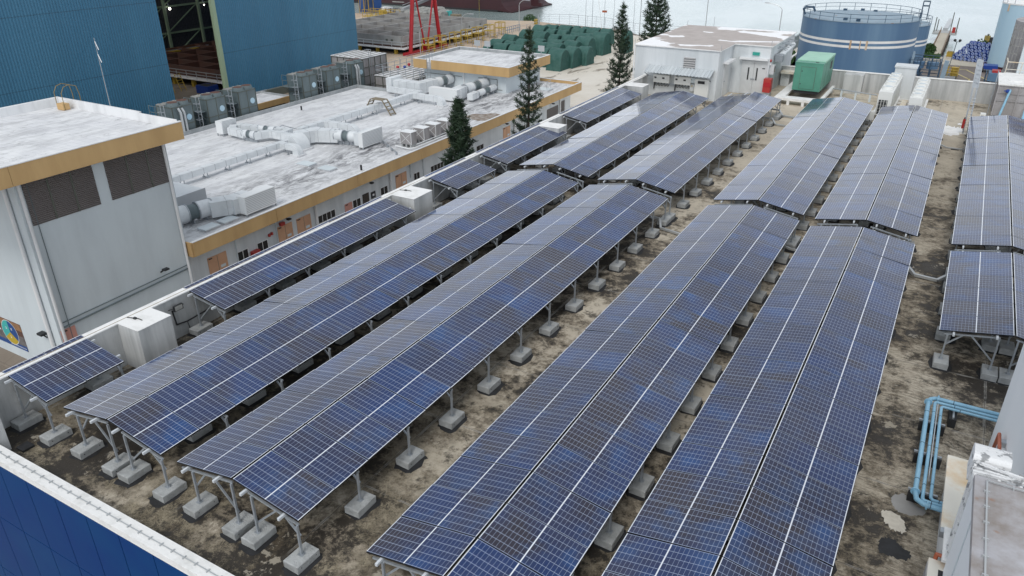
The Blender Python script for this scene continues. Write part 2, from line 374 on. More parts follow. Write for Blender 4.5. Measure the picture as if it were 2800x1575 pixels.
# ------------------------------------------------------------------ mesh helpers
class B:
    def __init__(s): s.v = []; s.f = []; s.m = []
    def quad(s, *p, mi=0):
        i = len(s.v); s.v += [tuple(q) for q in p]; s.f.append(tuple(range(i, i+len(p)))); s.m.append(mi); return s
    def box(s, x0, x1, y0, y1, z0, z1, mi=0, top=None):
        i = len(s.v)
        s.v += [(x0, y0, z0), (x1, y0, z0), (x1, y1, z0), (x0, y1, z0), (x0, y0, z1), (x1, y0, z1), (x1, y1, z1), (x0, y1, z1)]
        for k, f in enumerate(((0, 3, 2, 1), (4, 5, 6, 7), (0, 1, 5, 4), (1, 2, 6, 5), (2, 3, 7, 6), (3, 0, 4, 7))):
            s.f.append(tuple(i+a for a in f)); s.m.append(top if (top is not None and k == 1) else mi)
        return s
    def prism(s, pts, z0, z1, mi=0, top=None):      # pts counter-clockwise
        i = len(s.v); n = len(pts)
        s.v += [(p[0], p[1], z0) for p in pts]+[(p[0], p[1], z1) for p in pts]
        s.f.append(tuple(i+k for k in reversed(range(n)))); s.m.append(mi)
        s.f.append(tuple(i+n+k for k in range(n))); s.m.append(mi if top is None else top)
        for k in range(n): s.f.append((i+k, i+(k+1) % n, i+n+(k+1) % n, i+n+k)); s.m.append(mi)
        return s
    def rod(s, a, b, r, r2=None, n=8, mi=0, cap=True, sq=False):
        a = Vector(a); b = Vector(b); d = (b-a); 
        if d.length < 1e-6: return s
        d.normalize(); r2 = r if r2 is None else r2
        q = Vector((0, 0, 1)) if abs(d.z) < .95 else Vector((0, 1, 0))
        u = d.cross(q).normalized(); w_ = d.cross(u)
        if sq: n = 4
        i = len(s.v); ph = math.pi/4 if n == 4 else 0
        for c, rr in ((a, r), (b, r2)):
            for k in range(n):
                t = 2*math.pi*k/n+ph; s.v.append(tuple(c+(u*math.cos(t)+w_*math.sin(t))*rr*(1.414 if n == 4 else 1)))
        for k in range(n): s.f.append((i+k, i+n+k, i+n+(k+1) % n, i+(k+1) % n)); s.m.append(mi)
        if cap: s.f.append(tuple(i+k for k in range(n))); s.f.append(tuple(i+n+k for k in reversed(range(n)))); s.m += [mi, mi]
        return s
    def path(s, pts, r, n=8, mi=0, sq=False):
        for a, b in zip(pts, pts[1:]): s.rod(a, b, r, n=n, mi=mi, sq=sq)
        if not sq:
            for p in pts[1:-1]: s.ball(p, r, mi)
        return s
    def ball(s, c, r, mi=0, nu=8, nv=5, sz=1):
        i = len(s.v)
        for a in range(1, nv):
            t = math.pi*a/nv
            for k in range(nu): s.v.append((c[0]+r*math.sin(t)*math.cos(2*math.pi*k/nu), c[1]+r*math.sin(t)*math.sin(2*math.pi*k/nu), c[2]+r*sz*math.cos(t)))
        s.v += [(c[0], c[1], c[2]+r*sz), (c[0], c[1], c[2]-r*sz)]; T = len(s.v)-2
        for k in range(nu):
            s.f.append((T, i+k, i+(k+1) % nu)); s.m.append(mi)
            for a in range(nv-2): s.f.append((i+a*nu+k, i+(a+1)*nu+k, i+(a+1)*nu+(k+1) % nu, i+a*nu+(k+1) % nu)); s.m.append(mi)
            s.f.append((T+1, i+(nv-2)*nu+(k+1) % nu, i+(nv-2)*nu+k)); s.m.append(mi)
        return s
    def disc(s, c, r, n=16, mi=0, z=None):
        i = len(s.v)
        for k in range(n): s.v.append((c[0]+r*math.cos(2*math.pi*k/n), c[1]+r*math.sin(2*math.pi*k/n), c[2]))
        s.f.append(tuple(range(i, i+n))); s.m.append(mi); return s
    def mesh(s, name, mats, off=(0, 0, 0), smooth=False):
        me = bpy.data.meshes.new(name)
        me.from_pydata([(a-off[0], b-off[1], c-off[2]) for a, b, c in s.v], [], s.f)
        for m in (mats if isinstance(mats, (list, tuple)) else [mats]): me.materials.append(MT[m])
        me.polygons.foreach_set('material_index', s.m)
        if smooth: me.polygons.foreach_set('use_smooth', [True]*len(me.polygons)); 
        me.update()
        if smooth:
            try: me.set_sharp_from_angle(angle=R(40))
            except Exception: pass
        return me
    def build(s, name, mats, parent=None, smooth=False):
        off = Vector((0, 0, 0))
        if parent is not None:
            p = parent
            while p is not None: off += p.location; p = p.parent
        o = bpy.data.objects.new(name, s.mesh(name, mats, off, smooth)); C.objects.link(o)
        if parent is not None: o.parent = parent
        return o
def tag(o, label, cat, group=None, kind=None):
    if label: o['label'] = label
    if cat: o['category'] = cat
    if group: o['group'] = group
    if kind: o['kind'] = kind
    return o
def thing(name, loc, label, cat, group=None, rz=0):
    o = bpy.data.objects.new(name, None); C.objects.link(o); o.location = loc; o.rotation_euler.z = rz; o.empty_display_size = .3
    return tag(o, label, cat, group)
def struct(name, b, m, smooth=False):
    o = b.build(name, m, smooth=smooth); o['kind'] = 'structure'; return o
def copy_tree(o, loc=None, parent=None):
    c = o.copy(); C.objects.link(c); c.parent = parent
    for ch in o.children: copy_tree(ch, None, c)
    if loc is not None: c.location = loc
    return c

# ================================================================== THE SETTING
nearz = -14.0
b = B()      # one sheet: lower street on the near side, the works level, and the shore line
xs = [-700, -113, -98, -91, -84, -66, -60, -30, -4.4, 3, 60, 400]
ye = [150, 159.5, 164, 166.5, 165, 163, 157, 159, 158, 161, 162, 162]
for i in range(len(xs)-1):
    a0, a1 = xs[i], xs[i+1]
    b.quad((a0, -120, nearz), (a1, -120, nearz), (a1, 18.6, nearz), (a0, 18.6, nearz))
    b.quad((a0, 18.6, nearz), (a1, 18.6, nearz), (a1, 24, G), (a0, 24, G))
    b.quad((a0, 24, G), (a1, 24, G), (a1, ye[i+1], G), (a0, ye[i], G))
    b.quad((a0, ye[i], G), (a1, ye[i+1], G), (a1, ye[i+1]+.4, G-6), (a0, ye[i]+.4, G-6))
struct('ground', b, 'ground')
struct('sea', B().quad((-2500, 120, -14.3), (2500, 120, -14.3), (2500, 3500, -14.3), (-2500, 3500, -14.3)), 'sea')
struct('yard', B().quad((-78, 89, G+.02), (-18.5, 60, G+.02), (-20, 156.5, G+.02), (-62, 156, G+.02), (-78, 161, G+.02)), 'yard')
struct('quay', B().quad((-240, 112, G+.012), (-80, 100, G+.012), (-79.5, 160, G+.012), (-84, 164.9, G+.012), (-91, 166.4, G+.012), (-98, 163.9, G+.012), (-113, 159.4, G+.012), (-240, 156, G+.012)), 'quay')
struct('apron', B().quad((-30, 58, G+.02), (60, 58, G+.02), (60, 149.5, G+.02), (-30, 149.5, G+.02)), 'asphalt')
struct('waterfront_pavement', B().quad((-24, 149.5, G+.03), (60, 149.5, G+.03), (60, 161, G+.03), (3, 160.6, G+.03), (-4.4, 157.8, G+.03), (-24, 158.6, G+.03)), 'yard_pale')
Q = K(2100, 0, 700)
b = B()
def stripe(b, p, q, wd, z, mi=0):
    p = Vector((p[0], p[1], 0)); q = Vector((q[0], q[1], 0)); d = (q-p).normalized(); n_ = Vector((-d.y, d.x, 0))*wd/2
    b.quad(*[(v.x, v.y, z) for v in (p-n_, q-n_, q+n_, p+n_)], mi=mi)
for p, q in (((1895, 740), (2022, 800)), ((2022, 795), (2022, 830)), ((2000, 708), (2235, 822)), ((2235, 818), (2235, 850)), ((1880, 700), (2010, 705))):
    stripe(b, gz(Q(*p), G), gz(Q(*q), G), .28, G+.04)
struct('lane_marking', b, 'line_yellow')

# grass verge by the water (uncountable)
b = B(); rg = random.Random(3)
for i in range(2600):
    if rg.random() < .55: x = rg.uniform(-58, -40); y = 156.6+rg.uniform(-.2, 1.4)
    elif rg.random() < .5: x = rg.uniform(-29, -25); y = rg.uniform(120, 150)
    else: x = rg.uniform(-8, -3.5); y = rg.uniform(155, 157.5)
    h = rg.uniform(.25, .8); a = rg.uniform(0, 3.14); wd = .25
    dx, dy = math.cos(a)*wd, math.sin(a)*wd
    b.quad((x-dx, y-dy, G), (x+dx, y+dy, G), (x+rg.uniform(-.2, .2), y+rg.uniform(-.2, .2), G+h))
tag(b.build('verge_grass', 'leaf'), 'ragged green grass along the water edge behind the yard fence', 'grass', kind='stuff')

# ================================================================== THE SOLAR ROOF BUILDING
bld = thing('factory_building', (-5, 30, G), 'factory with blue glass facade and a stained flat roof covered in solar arrays', 'building')
XL, XR, YN, YF = -18.24, 16.0, 5.76, 57.1
B().box(XL+.02, XR, 5.95, YF-.02, nearz, -.3).build('wall', 'white_wall', bld)
B().box(XL+.02, XR, 5.95, YF-.02, -.298, 0).build('roof_deck', 'deck', bld)
# left parapet with its hollow piers
PH = 1.27
b = B().box(XL, -18.02, YN+.36, YF, 0.002, PH)
b.build('side_parapet', ['stained_wall'], bld)
b = B().box(XL-.03, -17.99, YN+.36, YF, PH, PH+.03)
b.build('parapet_coping', 'coping', bld)
for (x1, y0, y1) in ((-17.1, 6.1, 6.3), (-17.14, 9.97, 10.98), (-16.93, 21.72, 22.92), (-16.83, 33.75, 34.65), (-16.8, 45.2, 46.3)):
    p = B().box(-18.018, x1, y0, y1, .002, PH+.028).build('pier', 'stained_wall', bld)
    B().box(-17.985, x1+.01, y0-.01, y1+.01, PH+.028, PH+.04).build('cap', 'coping', p)
# rear parapet
b = B().box(-10.9, 9, 56.88, YF, .002, 1.27).box(-6.6, -5.42, 56.0, 56.878, .002, 1.25)
b.build('rear_parapet', 'stained_wall', bld)
B().box(-10.9, 9, 56.84, YF+.03, 1.27, 1.31).build('parapet_coping', 'coping', bld)
b = B().box(-3.62, -2.4, 56.0, 56.876, .002, 1.95).box(-3.62, -2.4, 56.877, YF+.02, 1.312, 1.95).box(-3.68, -2.34, 55.94, YF+.06, 1.95, 2.05)
b.build('riser_shaft', 'white_wall', bld)
# front coping, lightning tape and facade
b = B().box(-30, XR, 5.755, 6.085, .13, .30)
b.build('front_coping', 'coping', bld)
B().box(-18.02, XR, 5.80, 6.06, .002, .13).build('upstand', 'white_wall', bld)
b = B().box(-17.5, XR, 5.905, 5.925, .312, .318)
x = -17.4
while x < XR: b.box(x, x+.02, 5.87, 5.96, .302, .326); x += .325
b.build('lightning_tape', 'lamp_steel', bld)
b = B()
x = -30.55
for xj in [-15.63+1.065*i for i in range(-13, 27)]:
    for z0, z1 in ((-1.92, .13), (-4.17, -1.92), (-6.4, -4.17), (-8.6, -6.4), (-10.8, -8.6), (nearz, -10.8)):
        b.box(xj+.012, xj+1.065-.012, 5.78, 5.86, z0+.012, z1-.012)
b.build('glass_facade', 'facade_blue', bld)
B().box(-29.4, XR, 5.862, 5.90, nearz, .12).build('facade_frame', 'dark', bld)
B().box(-29.4, XL-.01, 5.902, 6.07, nearz, .129).build('wing_wall', 'white_wall', bld)

# ------------------------------------------------------------------ solar arrays
TILT = .1727; ct, st = math.cos(TILT), math.sin(TILT); tt = math.tan(TILT); PP = 1.01
b = B().box(0, PL, 0, PWID, -.035, -.001, mi=1); b.quad((.004, .004, 0), (PL-.004, .004, 0), (PL-.004, PWID-.004, 0), (.004, PWID-.004, 0))
ME_PANEL = b.mesh('solar_panel', ['pv_glass', 'pv_frame'])
def block_mesh(seed):
    rg = random.Random(seed); b = B(); j = lambda: rg.uniform(-.006, .006)
    hx, hy, c, h = .185, .285, .014, .18
    ring = lambda z, i: [(-hx+i+j(), -hy+i+j(), z), (hx-i+j(), -hy+i+j(), z), (hx-i+j(), hy-i+j(), z), (-hx+i+j(), hy-i+j(), z)]
    rs = [ring(.004, .0), ring(h-c, 0), ring(h, c)]
    for r in rs: b.v += r
    for k in range(2):
        for i in range(4): b.f.append((k*4+i, k*4+(i+1) % 4, k*4+4+(i+1) % 4, k*4+4+i)); b.m.append(0)
    b.f.append((8, 9, 10, 11)); b.m.append(0)
    for y in (-.19, .19):      # lifting holes
        b.rod((hx-.004, y, .1), (hx+.004, y, .1), .013, n=8, mi=1)
    return b.mesh('ballast_block', ['concrete', 'dark'])
ME_BLOCK = [block_mesh(i) for i in range(3)]
def mat_mesh(seed):
    rg = random.Random(seed); n_ = 18; pts = []
    for k in range(n_):
        t = 2*math.pi*k/n_; sx = abs(math.cos(t))**.5*math.copysign(1, math.cos(t)); sy = abs(math.sin(t))**.5*math.copysign(1, math.sin(t))
        pts.append((sx*(.25+rg.uniform(-.03, .06)), sy*(.36+rg.uniform(-.03, .06))))
    return B().prism(pts, .0005, .0035).mesh('rubber_mat', 'rubber')
ME_MAT = [mat_mesh(i) for i in range(4)]
def tube_mesh(name, a, b_, r=.022):
    return B().rod(a, b_, r, sq=True).mesh(name, 'galv')
def inst(name, me, parent, loc, rot=(0, 0, 0)):
    o = bpy.data.objects.new(name, me); C.objects.link(o); o.parent = parent; o.location = loc; o.rotation_euler = rot; return o
cache = {}
def posts_for(root, rx, zr, zoff=0):
    """post, foot plate and slanted brace at distance rx from the ridge"""
def array(name_lbl, xr, y0, n, zr=1.30, sides=(-1, 1), skip=None, rel=None, group='double pitched solar arrays', frames0=None, nW=None):
    root = thing('solar_array', (xr, y0, 0), name_lbl, 'solar array', group)
    rng = random.Random(int(y0*10+xr*7))
    ln = n*PP
    for s in sides:
        nn = nW if (s < 0 and nW) else n
        for k in range(nn):
            d = .022
            wob = rng.uniform(-.005, .005)
            o = inst('solar_panel', ME_PANEL, root, (s*d*ct, k*PP+(PWID if s < 0 else 0), zr-d*st+rng.uniform(-.002, .002)), (rng.uniform(-.004, .004), TILT+wob, math.pi if s < 0 else 0))
        key = ('purlin', round(ln, 2))
        for d in (.38, 1.36):
            if (key) not in cache: cache[key] = B().box(-.025, .025, -.16, ln+.12, -.055, 0).mesh('purlin', 'alloy')
            inst('purlin', cache[key], root, (s*d*ct, 0, zr-d*st-.038))
    legs = rel or {-1: (-1.2, -.03), 1: (.5, 1.66)}
    ys = []; y = -.02 if frames0 is None else frames0
    while y < ln-.5: ys.append(y); y += 1.7
    if ln-ys[-1] > .8: ys.append(ln-.12)
    for y in ys:
        for s in sides:
            key = ('rafter', s, round(zr, 2), tuple(legs[s]))
            if key not in cache:
                x0, x1 = (min(legs[s])-.1, max(legs[s])+.02)
                x0 = min(x0, s*1.55); x1 = max(x1, s*1.55)
                if s < 0: x1 = min(x1, -.02); 
                else: x0 = max(x0, .05)
                cache[key] = tube_mesh('rafter', (x0, 0, -abs(x0)*tt-.11), (x1, 0, -abs(x1)*tt-.11), .02)
            inst('rafter', cache[key], root, (0, y+.03, zr))
            a, c = sorted(legs[s])
            for px, dr in ((a, 1), (c, -1)):
                zt = zr-abs(px)*tt-.12
                if s < 0 and px > -.3: zt = zr-abs(px)*tt-.13
                kk = ('post', round(zt, 3))
                if kk not in cache:
                    bb = B().rod((0, 0, .18), (0, 0, zt), .021, sq=True).box(-.06, .06, -.06, .06, .18, .186)
                    for q in (-.045, .045): bb.rod((q, 0, .186), (q, 0, .215), .009, n=6)
                    cache[kk] = bb.mesh('post', 'galv')
                inst('post', cache[kk], root, (px, y, 0))
                dx_ = .36 if abs(px) > 1 else .62; qx = px+dr*dx_; zb = .60 if abs(px) > 1 else .40; zq = zr-abs(qx)*tt-.12
                kb = ('brace', round(px, 2), round(zr, 2), dr)
                if kb not in cache: cache[kb] = tube_mesh('brace', (0, .045, zb), (dr*dx_, .045, zq), .018)
                inst('brace', cache[kb], root, (px, y, 0))
                inst('ballast_block', rng.choice(ME_BLOCK), root, (px+rng.uniform(-.015, .015), y+rng.uniform(-.02, .02), 0), (0, 0, rng.uniform(-.03, .03)+rng.choice((0, math.pi))))
                inst('rubber_mat', rng.choice(ME_MAT), root, (px+rng.uniform(-.01, .05), y-.02+rng.uniform(-.03, .03), 0), (0, 0, rng.choice((0, math.pi))))
    return root
r5 = {-1: (-1.47, -.31), 1: (.10, 1.3)}
def lg(o): return {-1: (-1.2+o, -.03+o), 1: (.5+o, 1.66+o)}
array('near left double pitched solar array whose west slope looks grey and east slope deep blue', -14.357, 7.167, 20, rel=lg(.05))
array('near double pitched solar array standing alone between two open aisles, second from the left', -10.4765, 7.18, 20)
array('near double pitched solar array running off the bottom of the picture, third from the left', -5.5152, 7.23, 20, rel=lg(-.11))
array('near double pitched solar array beside the wide right aisle, fourth from the left', -1.687, 6.92, 20, rel=lg(-.2))
array('short near solar array at the right edge above the light blue pipes', 2.7557, 21.03, 6, rel=r5)
array('far leftmost double pitched solar array next to the single slope tables', -14.357, 28.31, 17, frames0=-.45)
array('far double pitched solar array ending before the white double door, second from the left', -10.4765, 28.14, 19, frames0=-.32, nW=18)
array('far double pitched solar array ending beside the green generator, third from the left', -5.5152, 28.1, 20, frames0=-.3, rel=lg(-.11))
array('far double pitched solar array ending before the white condensers, fourth from the left', -1.687, 27.9, 20, frames0=-.3, rel=lg(-.2))
array('far rightmost solar array ending at the grey water tank and mast', 2.7557, 27.72, 20, frames0=-.3, rel=r5)
TB = dict(sides=(1,), zr=1.325, group='single slope solar tables along the left parapet')
array('two panel single slope solar table at the near end of the left parapet', -18.27, 7.09, 2, **TB)
array('nine panel single slope solar table, the longest along the left parapet', -18.27, 12.28, 9, **TB)
array('three panel single slope solar table beside the left parapet, the second smallest', -18.27, 24.2, 3, **TB)
array('six panel single slope solar table on the left parapet between two tree tops', -18.27, 28.17, 6, **TB)
array('eight panel single slope solar table at the far end of the left parapet', -18.27, 36.55, 8, **TB)

# ------------------------------------------------------------------ electrical room on the roof
K2 = K(1720, 40, 560)
rm = thing('switch_room', (-15, 55, 0), 'white flat roofed switch room with white ponding patches on its brown roof', 'building')
RT = 3.2; A_, B_ = 49.25, 52.6; XA, XB, XC = -18.98, -13.35, -10.9; YE = 59.9
pl = [(XA, A_), (XB, A_), (XB, B_), (XC, B_), (XC, YE), (XA, YE)]
B().prism(pl, .002, RT-.06).build('wall', 'white_wall', rm)
ov = .1; pl2 = [(XA-ov, A_-ov), (XB+ov, A_-ov), (XB+ov, B_-ov), (XC+ov, B_-ov), (XC+ov, YE+ov), (XA-ov, YE+ov)]
B().prism(pl2, RT-.06, RT, mi=0, top=1).build('roof', ['coping', 'room_roof'], rm)
b = B().box(-15.62, -14.85, A_-.05, A_-.002, 1.95, 2.62); b.build('vent_louvre', 'louvre_light', rm)
d = B().box(-12.65, -11.0, B_-.06, B_-.002, .02, 2.15).build('double_door', 'door_white', rm)
b = B()
for x in (-12.18, -11.62): b.box(x-.045, x+.045, B_-.075, B_-.062, .95, 1.75)
b.box(-11.3, -11.12, B_-.075, B_-.062, 1.72, 1.78); b.box(-11.842, -11.838, B_-.075, B_-.062, .02, 2.12)
b.build('door_window', 'dark', d); B().box(-11.98, -11.72, B_-.1, B_-.076, .98, 1.05).build('handle', 'galv', d)
B().box(-12.8, -10.95, B_-.35, B_-.002, 2.28, 2.4).build('door_canopy', 'white_paint', rm)
s_ = B().box(-12.05, -11.6, B_-.1, B_-.004, 2.55, 2.75).build('exit_sign', 'exit_teal', rm)
d = B().box(XB+.002, XB+.05, 50.7, 51.8, .02, 2.1).build('side_door', 'door_white', rm); B().box(XB+.052, XB+.1, 50.82, 50.95, .98, 1.04).build('handle', 'galv', d)
B().box(XB+.002, XB+.35, 50.4, 52.1, 2.2, 2.32).build('door_canopy', 'white_paint', rm)
b = B()
for (x, y) in ((XA, A_-.15), (XB+.12, A_-.1), (XC, B_-.1), (XA, YE)): b.rod((x, y, RT), (x, y, RT+.35), .012)
b.build('air_terminal', 'galv', rm)
B().rod((XA-.05, A_-.06, 0), (XA-.05, A_-.06, RT), .04).build('downpipe', 'white_paint', rm)
# sheet metal canopy above the inverters
b = B(); n_ = 40; x0, x1 = -18.0, -13.55
for i in range(n_):
    xa, xb = x0+(x1-x0)*i/n_, x0+(x1-x0)*(i+1)/n_; za, zb = (.04 if i % 2 else 0), (0 if i % 2 else .04)
    b.quad((xa, A_-.95, 1.62+za), (xb, A_-.95, 1.62+zb), (xb, A_-.01, 1.95+zb), (xa, A_-.01, 1.95+za))
cp = thing('sheet_canopy', (-15.8, A_-.5, 1.7), 'corrugated metal canopy fixed over the wall mounted inverters', 'canopy')
b.build('roof_sheet', 'canopy_sheet', cp)
b = B()
for x in (-17.9, -15.8, -13.7): b.rod((x, A_-.9, 1.6), (x, A_-.03, 1.25), .02, sq=True).rod((x, A_-.9, 1.61), (x, A_-.03, 1.9), .015, sq=True)
b.build('bracket', 'galv', cp)
for i, (x, lab) in enumerate(((-17.5, 'white wall inverter with a small black screen, left one under the canopy'), (-16.05, 'white wall inverter with a small black screen, right one under the canopy'))):
    t = thing('inverter', (x+.5, A_-.2, .95), lab, 'inverter', 'inverters under the sheet canopy')
    B().box(x, x+1.1, A_-.30, A_-.03, .92, 1.42).build('case', 'condenser', t)
    B().box(x+.08, x+.22, A_-.312, A_-.301, 1.18, 1.28).box(x+.62, x+.78, A_-.312, A_-.301, 1.17, 1.27).build('screen', 'dark', t)
    b = B()
    for k in range(5): b.path([(x+.15+.2*k, A_-.15, .92), (x+.15+.2*k, A_-.2, .72), (x+.22+.2*k, A_-.15, .68), (x+.26+.2*k, A_-.1, .8)], .016, n=6)
    b.path([(x+.05, A_-.1, .92), (x+.02, A_-.1, .45)], .04, n=6)
    b.build('cable_loop', 'dark', t)
t = thing('electrical_panel', (-14.2, A_-.2, .05), 'tall white electrical cabinet with an oval window at the right end of the canopy', 'cabinet')
B().box(-14.65, -13.75, A_-.34, A_-.03, .05, 1.38).build('case', 'condenser', t)
B().box(-14.45, -14.0, A_-.355, A_-.341, 1.1, 1.28).build('meter_window', 'dark', t)
t = thing('junction_box', (-15.0, A_-.2, .6), 'small grey white junction box with a yellow warning mark beside the tall cabinet', 'box')
B().box(-15.0, -14.72, A_-.2, A_-.03, .55, 1.0).build('case', 'door_white', t); B().box(-14.9, -14.82, A_-.212, A_-.201, .85, .92).build('warning_mark', 'yellow', t)
t = thing('fan_unit', (-14.85, A_-.2, 1.1), 'small grey fan casing on the wall under the sheet canopy', 'fan')
B().box(-14.98, -14.7, A_-.2, A_-.03, 1.08, 1.4).build('case', 'grey_wall', t)
t = thing('cable_tray', (-16, A_-.1, .8), 'horizontal perforated tray carrying black cables below the inverters', 'cable tray')
B().box(-17.5, -14.7, A_-.10, A_-.01, .74, .80).build('tray', 'galv', t)
t = thing('fire_hose_box', (-10.6, 52.2, .4), 'red fire hose cabinet beside the white double door', 'hose box')
B().box(-10.98, -10.5, 51.9, 52.45, .35, 1.22).build('cabinet', 'red_paint', t); B().box(-10.95, -10.48, 51.89, 51.899, .7, 1.0).build('label_plate', 'crane_red', t); B().box(-10.9, -10.5, 51.95, 52.45, .002, .35).build('stand', 'galv', t)
t = thing('call_point_cabinet', (-10.9, 52.3, 1.6), 'small white cabinet on the wall corner above the red hose box', 'cabinet')
B().box(-10.898, -10.62, 52.9, 53.3, 1.35, 1.95).build('case', 'door_white', t); B().box(-10.61, -10.6, 52.98, 53.22, 1.5, 1.85).build('window', 'window_glass', t)
t = thing('alarm_bell', (-10.8, 52.6, 2.2), 'small red alarm bell on the corner of the switch room', 'alarm')
B().rod((-10.898, 52.75, 2.25), (-10.82, 52.75, 2.25), .09, n=12).build('bell', 'red_paint', t); B().box(-10.898, -10.83, 52.68, 52.82, 1.98, 2.1).build('strobe', 'white_paint', t)
t = thing('exhaust_duct', (-10.6, 55, 2.4), 'silver round exhaust duct with a mouth along the side of the switch room', 'duct')
B().rod((-10.6, 54.4, 2.35), (-10.6, 58.0, 2.6), .2, n=12).build('duct_pipe', 'duct', t, smooth=True); B().prism([(-10.82, 53.7), (-10.3, 53.6), (-10.38, 54.4), (-10.78, 54.4)], 2.05, 2.5).build('duct_mouth', 'galv', t)
b = B(); rg = random.Random(4)
for k in range(9): y = 54.3+k*.45; b.rod((-10.85, y, 2.9+rg.uniform(-.1, .1)), (-10.4, y+.5, 2.75+rg.uniform(-.1, .1)), .03, n=5)
b.build('clamp', 'galv', t)
t = thing('concrete_ledge', (-10.3, 57, 1), 'rust stained white concrete ledge beside the switch room wall', 'ledge')
B().box(-10.79, -9.9, 56.1, 58.0, .9, 1.05).build('ledge_top', 'rust_ledge', t); B().box(-10.79, -10.2, 56.4, 56.85, .002, .9).build('pier', 'white_wall', t)

# ------------------------------------------------------------------ generator on its platform
t = thing('platform', (-8.3, 52, 0), 'low white painted concrete platform under the green generator', 'platform')
b = B().box(-9.9, -7.05, 50.5, 51.3, .28, .42).box(-9.9, -9.35, 51.3, 56, .28, .42).box(-7.25, -7.05, 51.3, 56, .28, .42)
b.build('slab', 'coping', t)
b = B()
for x, y in ((-9.8, 50.6), (-9.0, 50.6), (-8.1, 50.6), (-7.2, 50.6), (-9.8, 53), (-9.8, 55.6), (-7.2, 53), (-7.2, 55.6)): b.box(x-.08, x+.08, y-.08, y+.08, .002, .28)
b.build('leg', 'coping', t)
g_ = thing('generator', (-8.3, 54, .42), 'green generator enclosure standing on a white platform', 'generator')
x0, x1, y0, y1, z0, z1 = -9.22, -7.5, 52.4, 57-.35, .62, 2.42
b = B().box(x0, x1, y0, y1, z0, z1-.1); b.build('enclosure', 'genset', g_)
b = B().box(x0-.02, x1+.02, y0-.02, y0+.55, z1-.1, z1-.03); b.build('front_hood', 'genset', g_)
b = B().box(x0-.02, x1+.02, y0+.552, y1+.02, z1-.1, z1+.02); b.build('roof', 'genset_roof', g_)
d = B().box(x0+.42, x1-.42, y0-.03, y0-.002, z0+.12, z1-.32).build('door', 'genset', g_)
b = B().box(x0+.40, x1-.40, y0-.012, y0-.001, z0+.10, z1-.30); b.build('door_gap', 'steel_dark', g_)
B().box(x0+.45, x0+.5, y0-.045, y0-.031, 1.0, 1.08).box(x0+.45, x0+.5, y0-.045, y0-.031, 1.8, 1.88).build('hinge', 'dark', d)
B().box(-8.05, -7.85, y0+.2, y0+.4, z1-.029, z1-.02).build('roof_hatch', 'dark', g_)
b = B()
for y in (y0+1.3, y0+1.32+1.2, y0+3.2): b.box(x1, x1+.006, y, y+.02, z0, z1-.12)
b.build('side_seam', 'steel_dark', g_); B().box(x1+.001, x1+.01, 55.3, 55.9, 1.6, 2.1).build('side_window', 'window_glass', g_)
b = B().box(x0+.1, x1-.1, y0+.1, y1, .43, .62); b.build('base_frame', 'dark', g_)

# ------------------------------------------------------------------ condensers
def condenser(x0, x1, y0, y1, lab, nf=2):
    t = thing('condenser', ((x0+x1)/2, y0, .25), lab, 'condenser', 'white roof condensers')
    B().box(x0, x1, y0+.02, y1-.02, .25, 1.62).build('casing', 'condenser', t)
    m = (x0+x1)/2; r = min((x1-x0)/2, (y1-y0)/nf/2)*.86
    for k in range(nf):
        cy = y0+(y1-y0)*(k+.5)/nf
        f = B().rod((m, cy, 1.622), (m, cy, 1.80), r*1.02, r*.93, n=20).build('fan_cowl', 'condenser', t)
        B().rod((m, cy, 1.802), (m, cy, 1.815), r*.25, n=12).disc((m, cy, 1.803), r*.7, 20, mi=0).build('fan_grille', 'grey_wall', f)
    b = B().box(x0+.05, x1-.2, y0+.004, y0+.018, .32, 1.15, mi=0)
    for k in range(4): b.box(x0+.06+k*(x1-x0-.27)/3.3, x0+.085+k*(x1-x0-.27)/3.3, y0-.004, y0+.003, .32, 1.15, mi=1)
    for k in range(4): b.box(x0+.05, x1-.2, y0-.006, y0+.002, .45+k*.2, .46+k*.2, mi=1)
    b.build('coil_guard', ['dark', 'condenser'], t); return t
for y0, lb in ((49.3, 'nearest white condenser of the left row behind the solar arrays'), (51.3, 'middle white condenser of the left row behind the solar arrays'), (53.3, 'farthest white condenser of the left row, next to the tall shaft')):
    condenser(-3.78, -3.02, y0, y0+1.8, lb, 1 if y0 < 50 else 2)
for y0, lb in ((48.4, 'nearest white condenser of the right row behind the solar arrays'), (50.5, 'middle white condenser of the right row behind the solar arrays'), (52.6, 'farthest white condenser of the right row behind the solar arrays')):
    condenser(-2.08, -1.4, y0, y0+2.0, lb, 2)
t = thing('plinth', (-2.6, 50, 0), 'white plinth with cross beams under the two condenser rows', 'plinth')
b = B()
for x in (-3.9, -3.0, -2.15, -1.35): b.box(x-.06, x+.06, 48.2, 55.4, .1, .245)
for k in range(7): b.box(-3.0, -2.2, 48.5+k*1.05, 48.62+k*1.05, .1, .22)
b.build('beam', 'coping', t); B().box(-2.72, -2.4, 48.6, 54.2, .25, .30).build('walkboard', 'rust_ledge', t)
t = thing('isolator_post', (-3.95, 47.2, 0), 'small white isolator box on a thin post behind the fourth far array', 'box')
B().box(-3.98, -3.6, 47.0, 47.15, .45, .95).build('case', 'condenser', t); B().rod((-3.8, 47.2, 0), (-3.8, 47.2, .6), .03).build('post', 'galv', t)
t = thing('pipe_rail', (-5.5, 55, 0), 'low galvanised pipe run on short stands in front of the rear parapet', 'pipe')
B().path([(-7.0, 54.6, .5), (-4.2, 53.8, .5)], .035).path([(-7.0, 54.75, .5), (-4.2, 53.95, .5)], .02).build('pipe', 'galv', t)
for x, y in ((-6.4, 54.45), (-5.5, 54.2), (-4.6, 53.95)): B().box(x-.06, x+.06, y-.06, y+.06, .002, .47).build('stand', 'grey_wall', t)

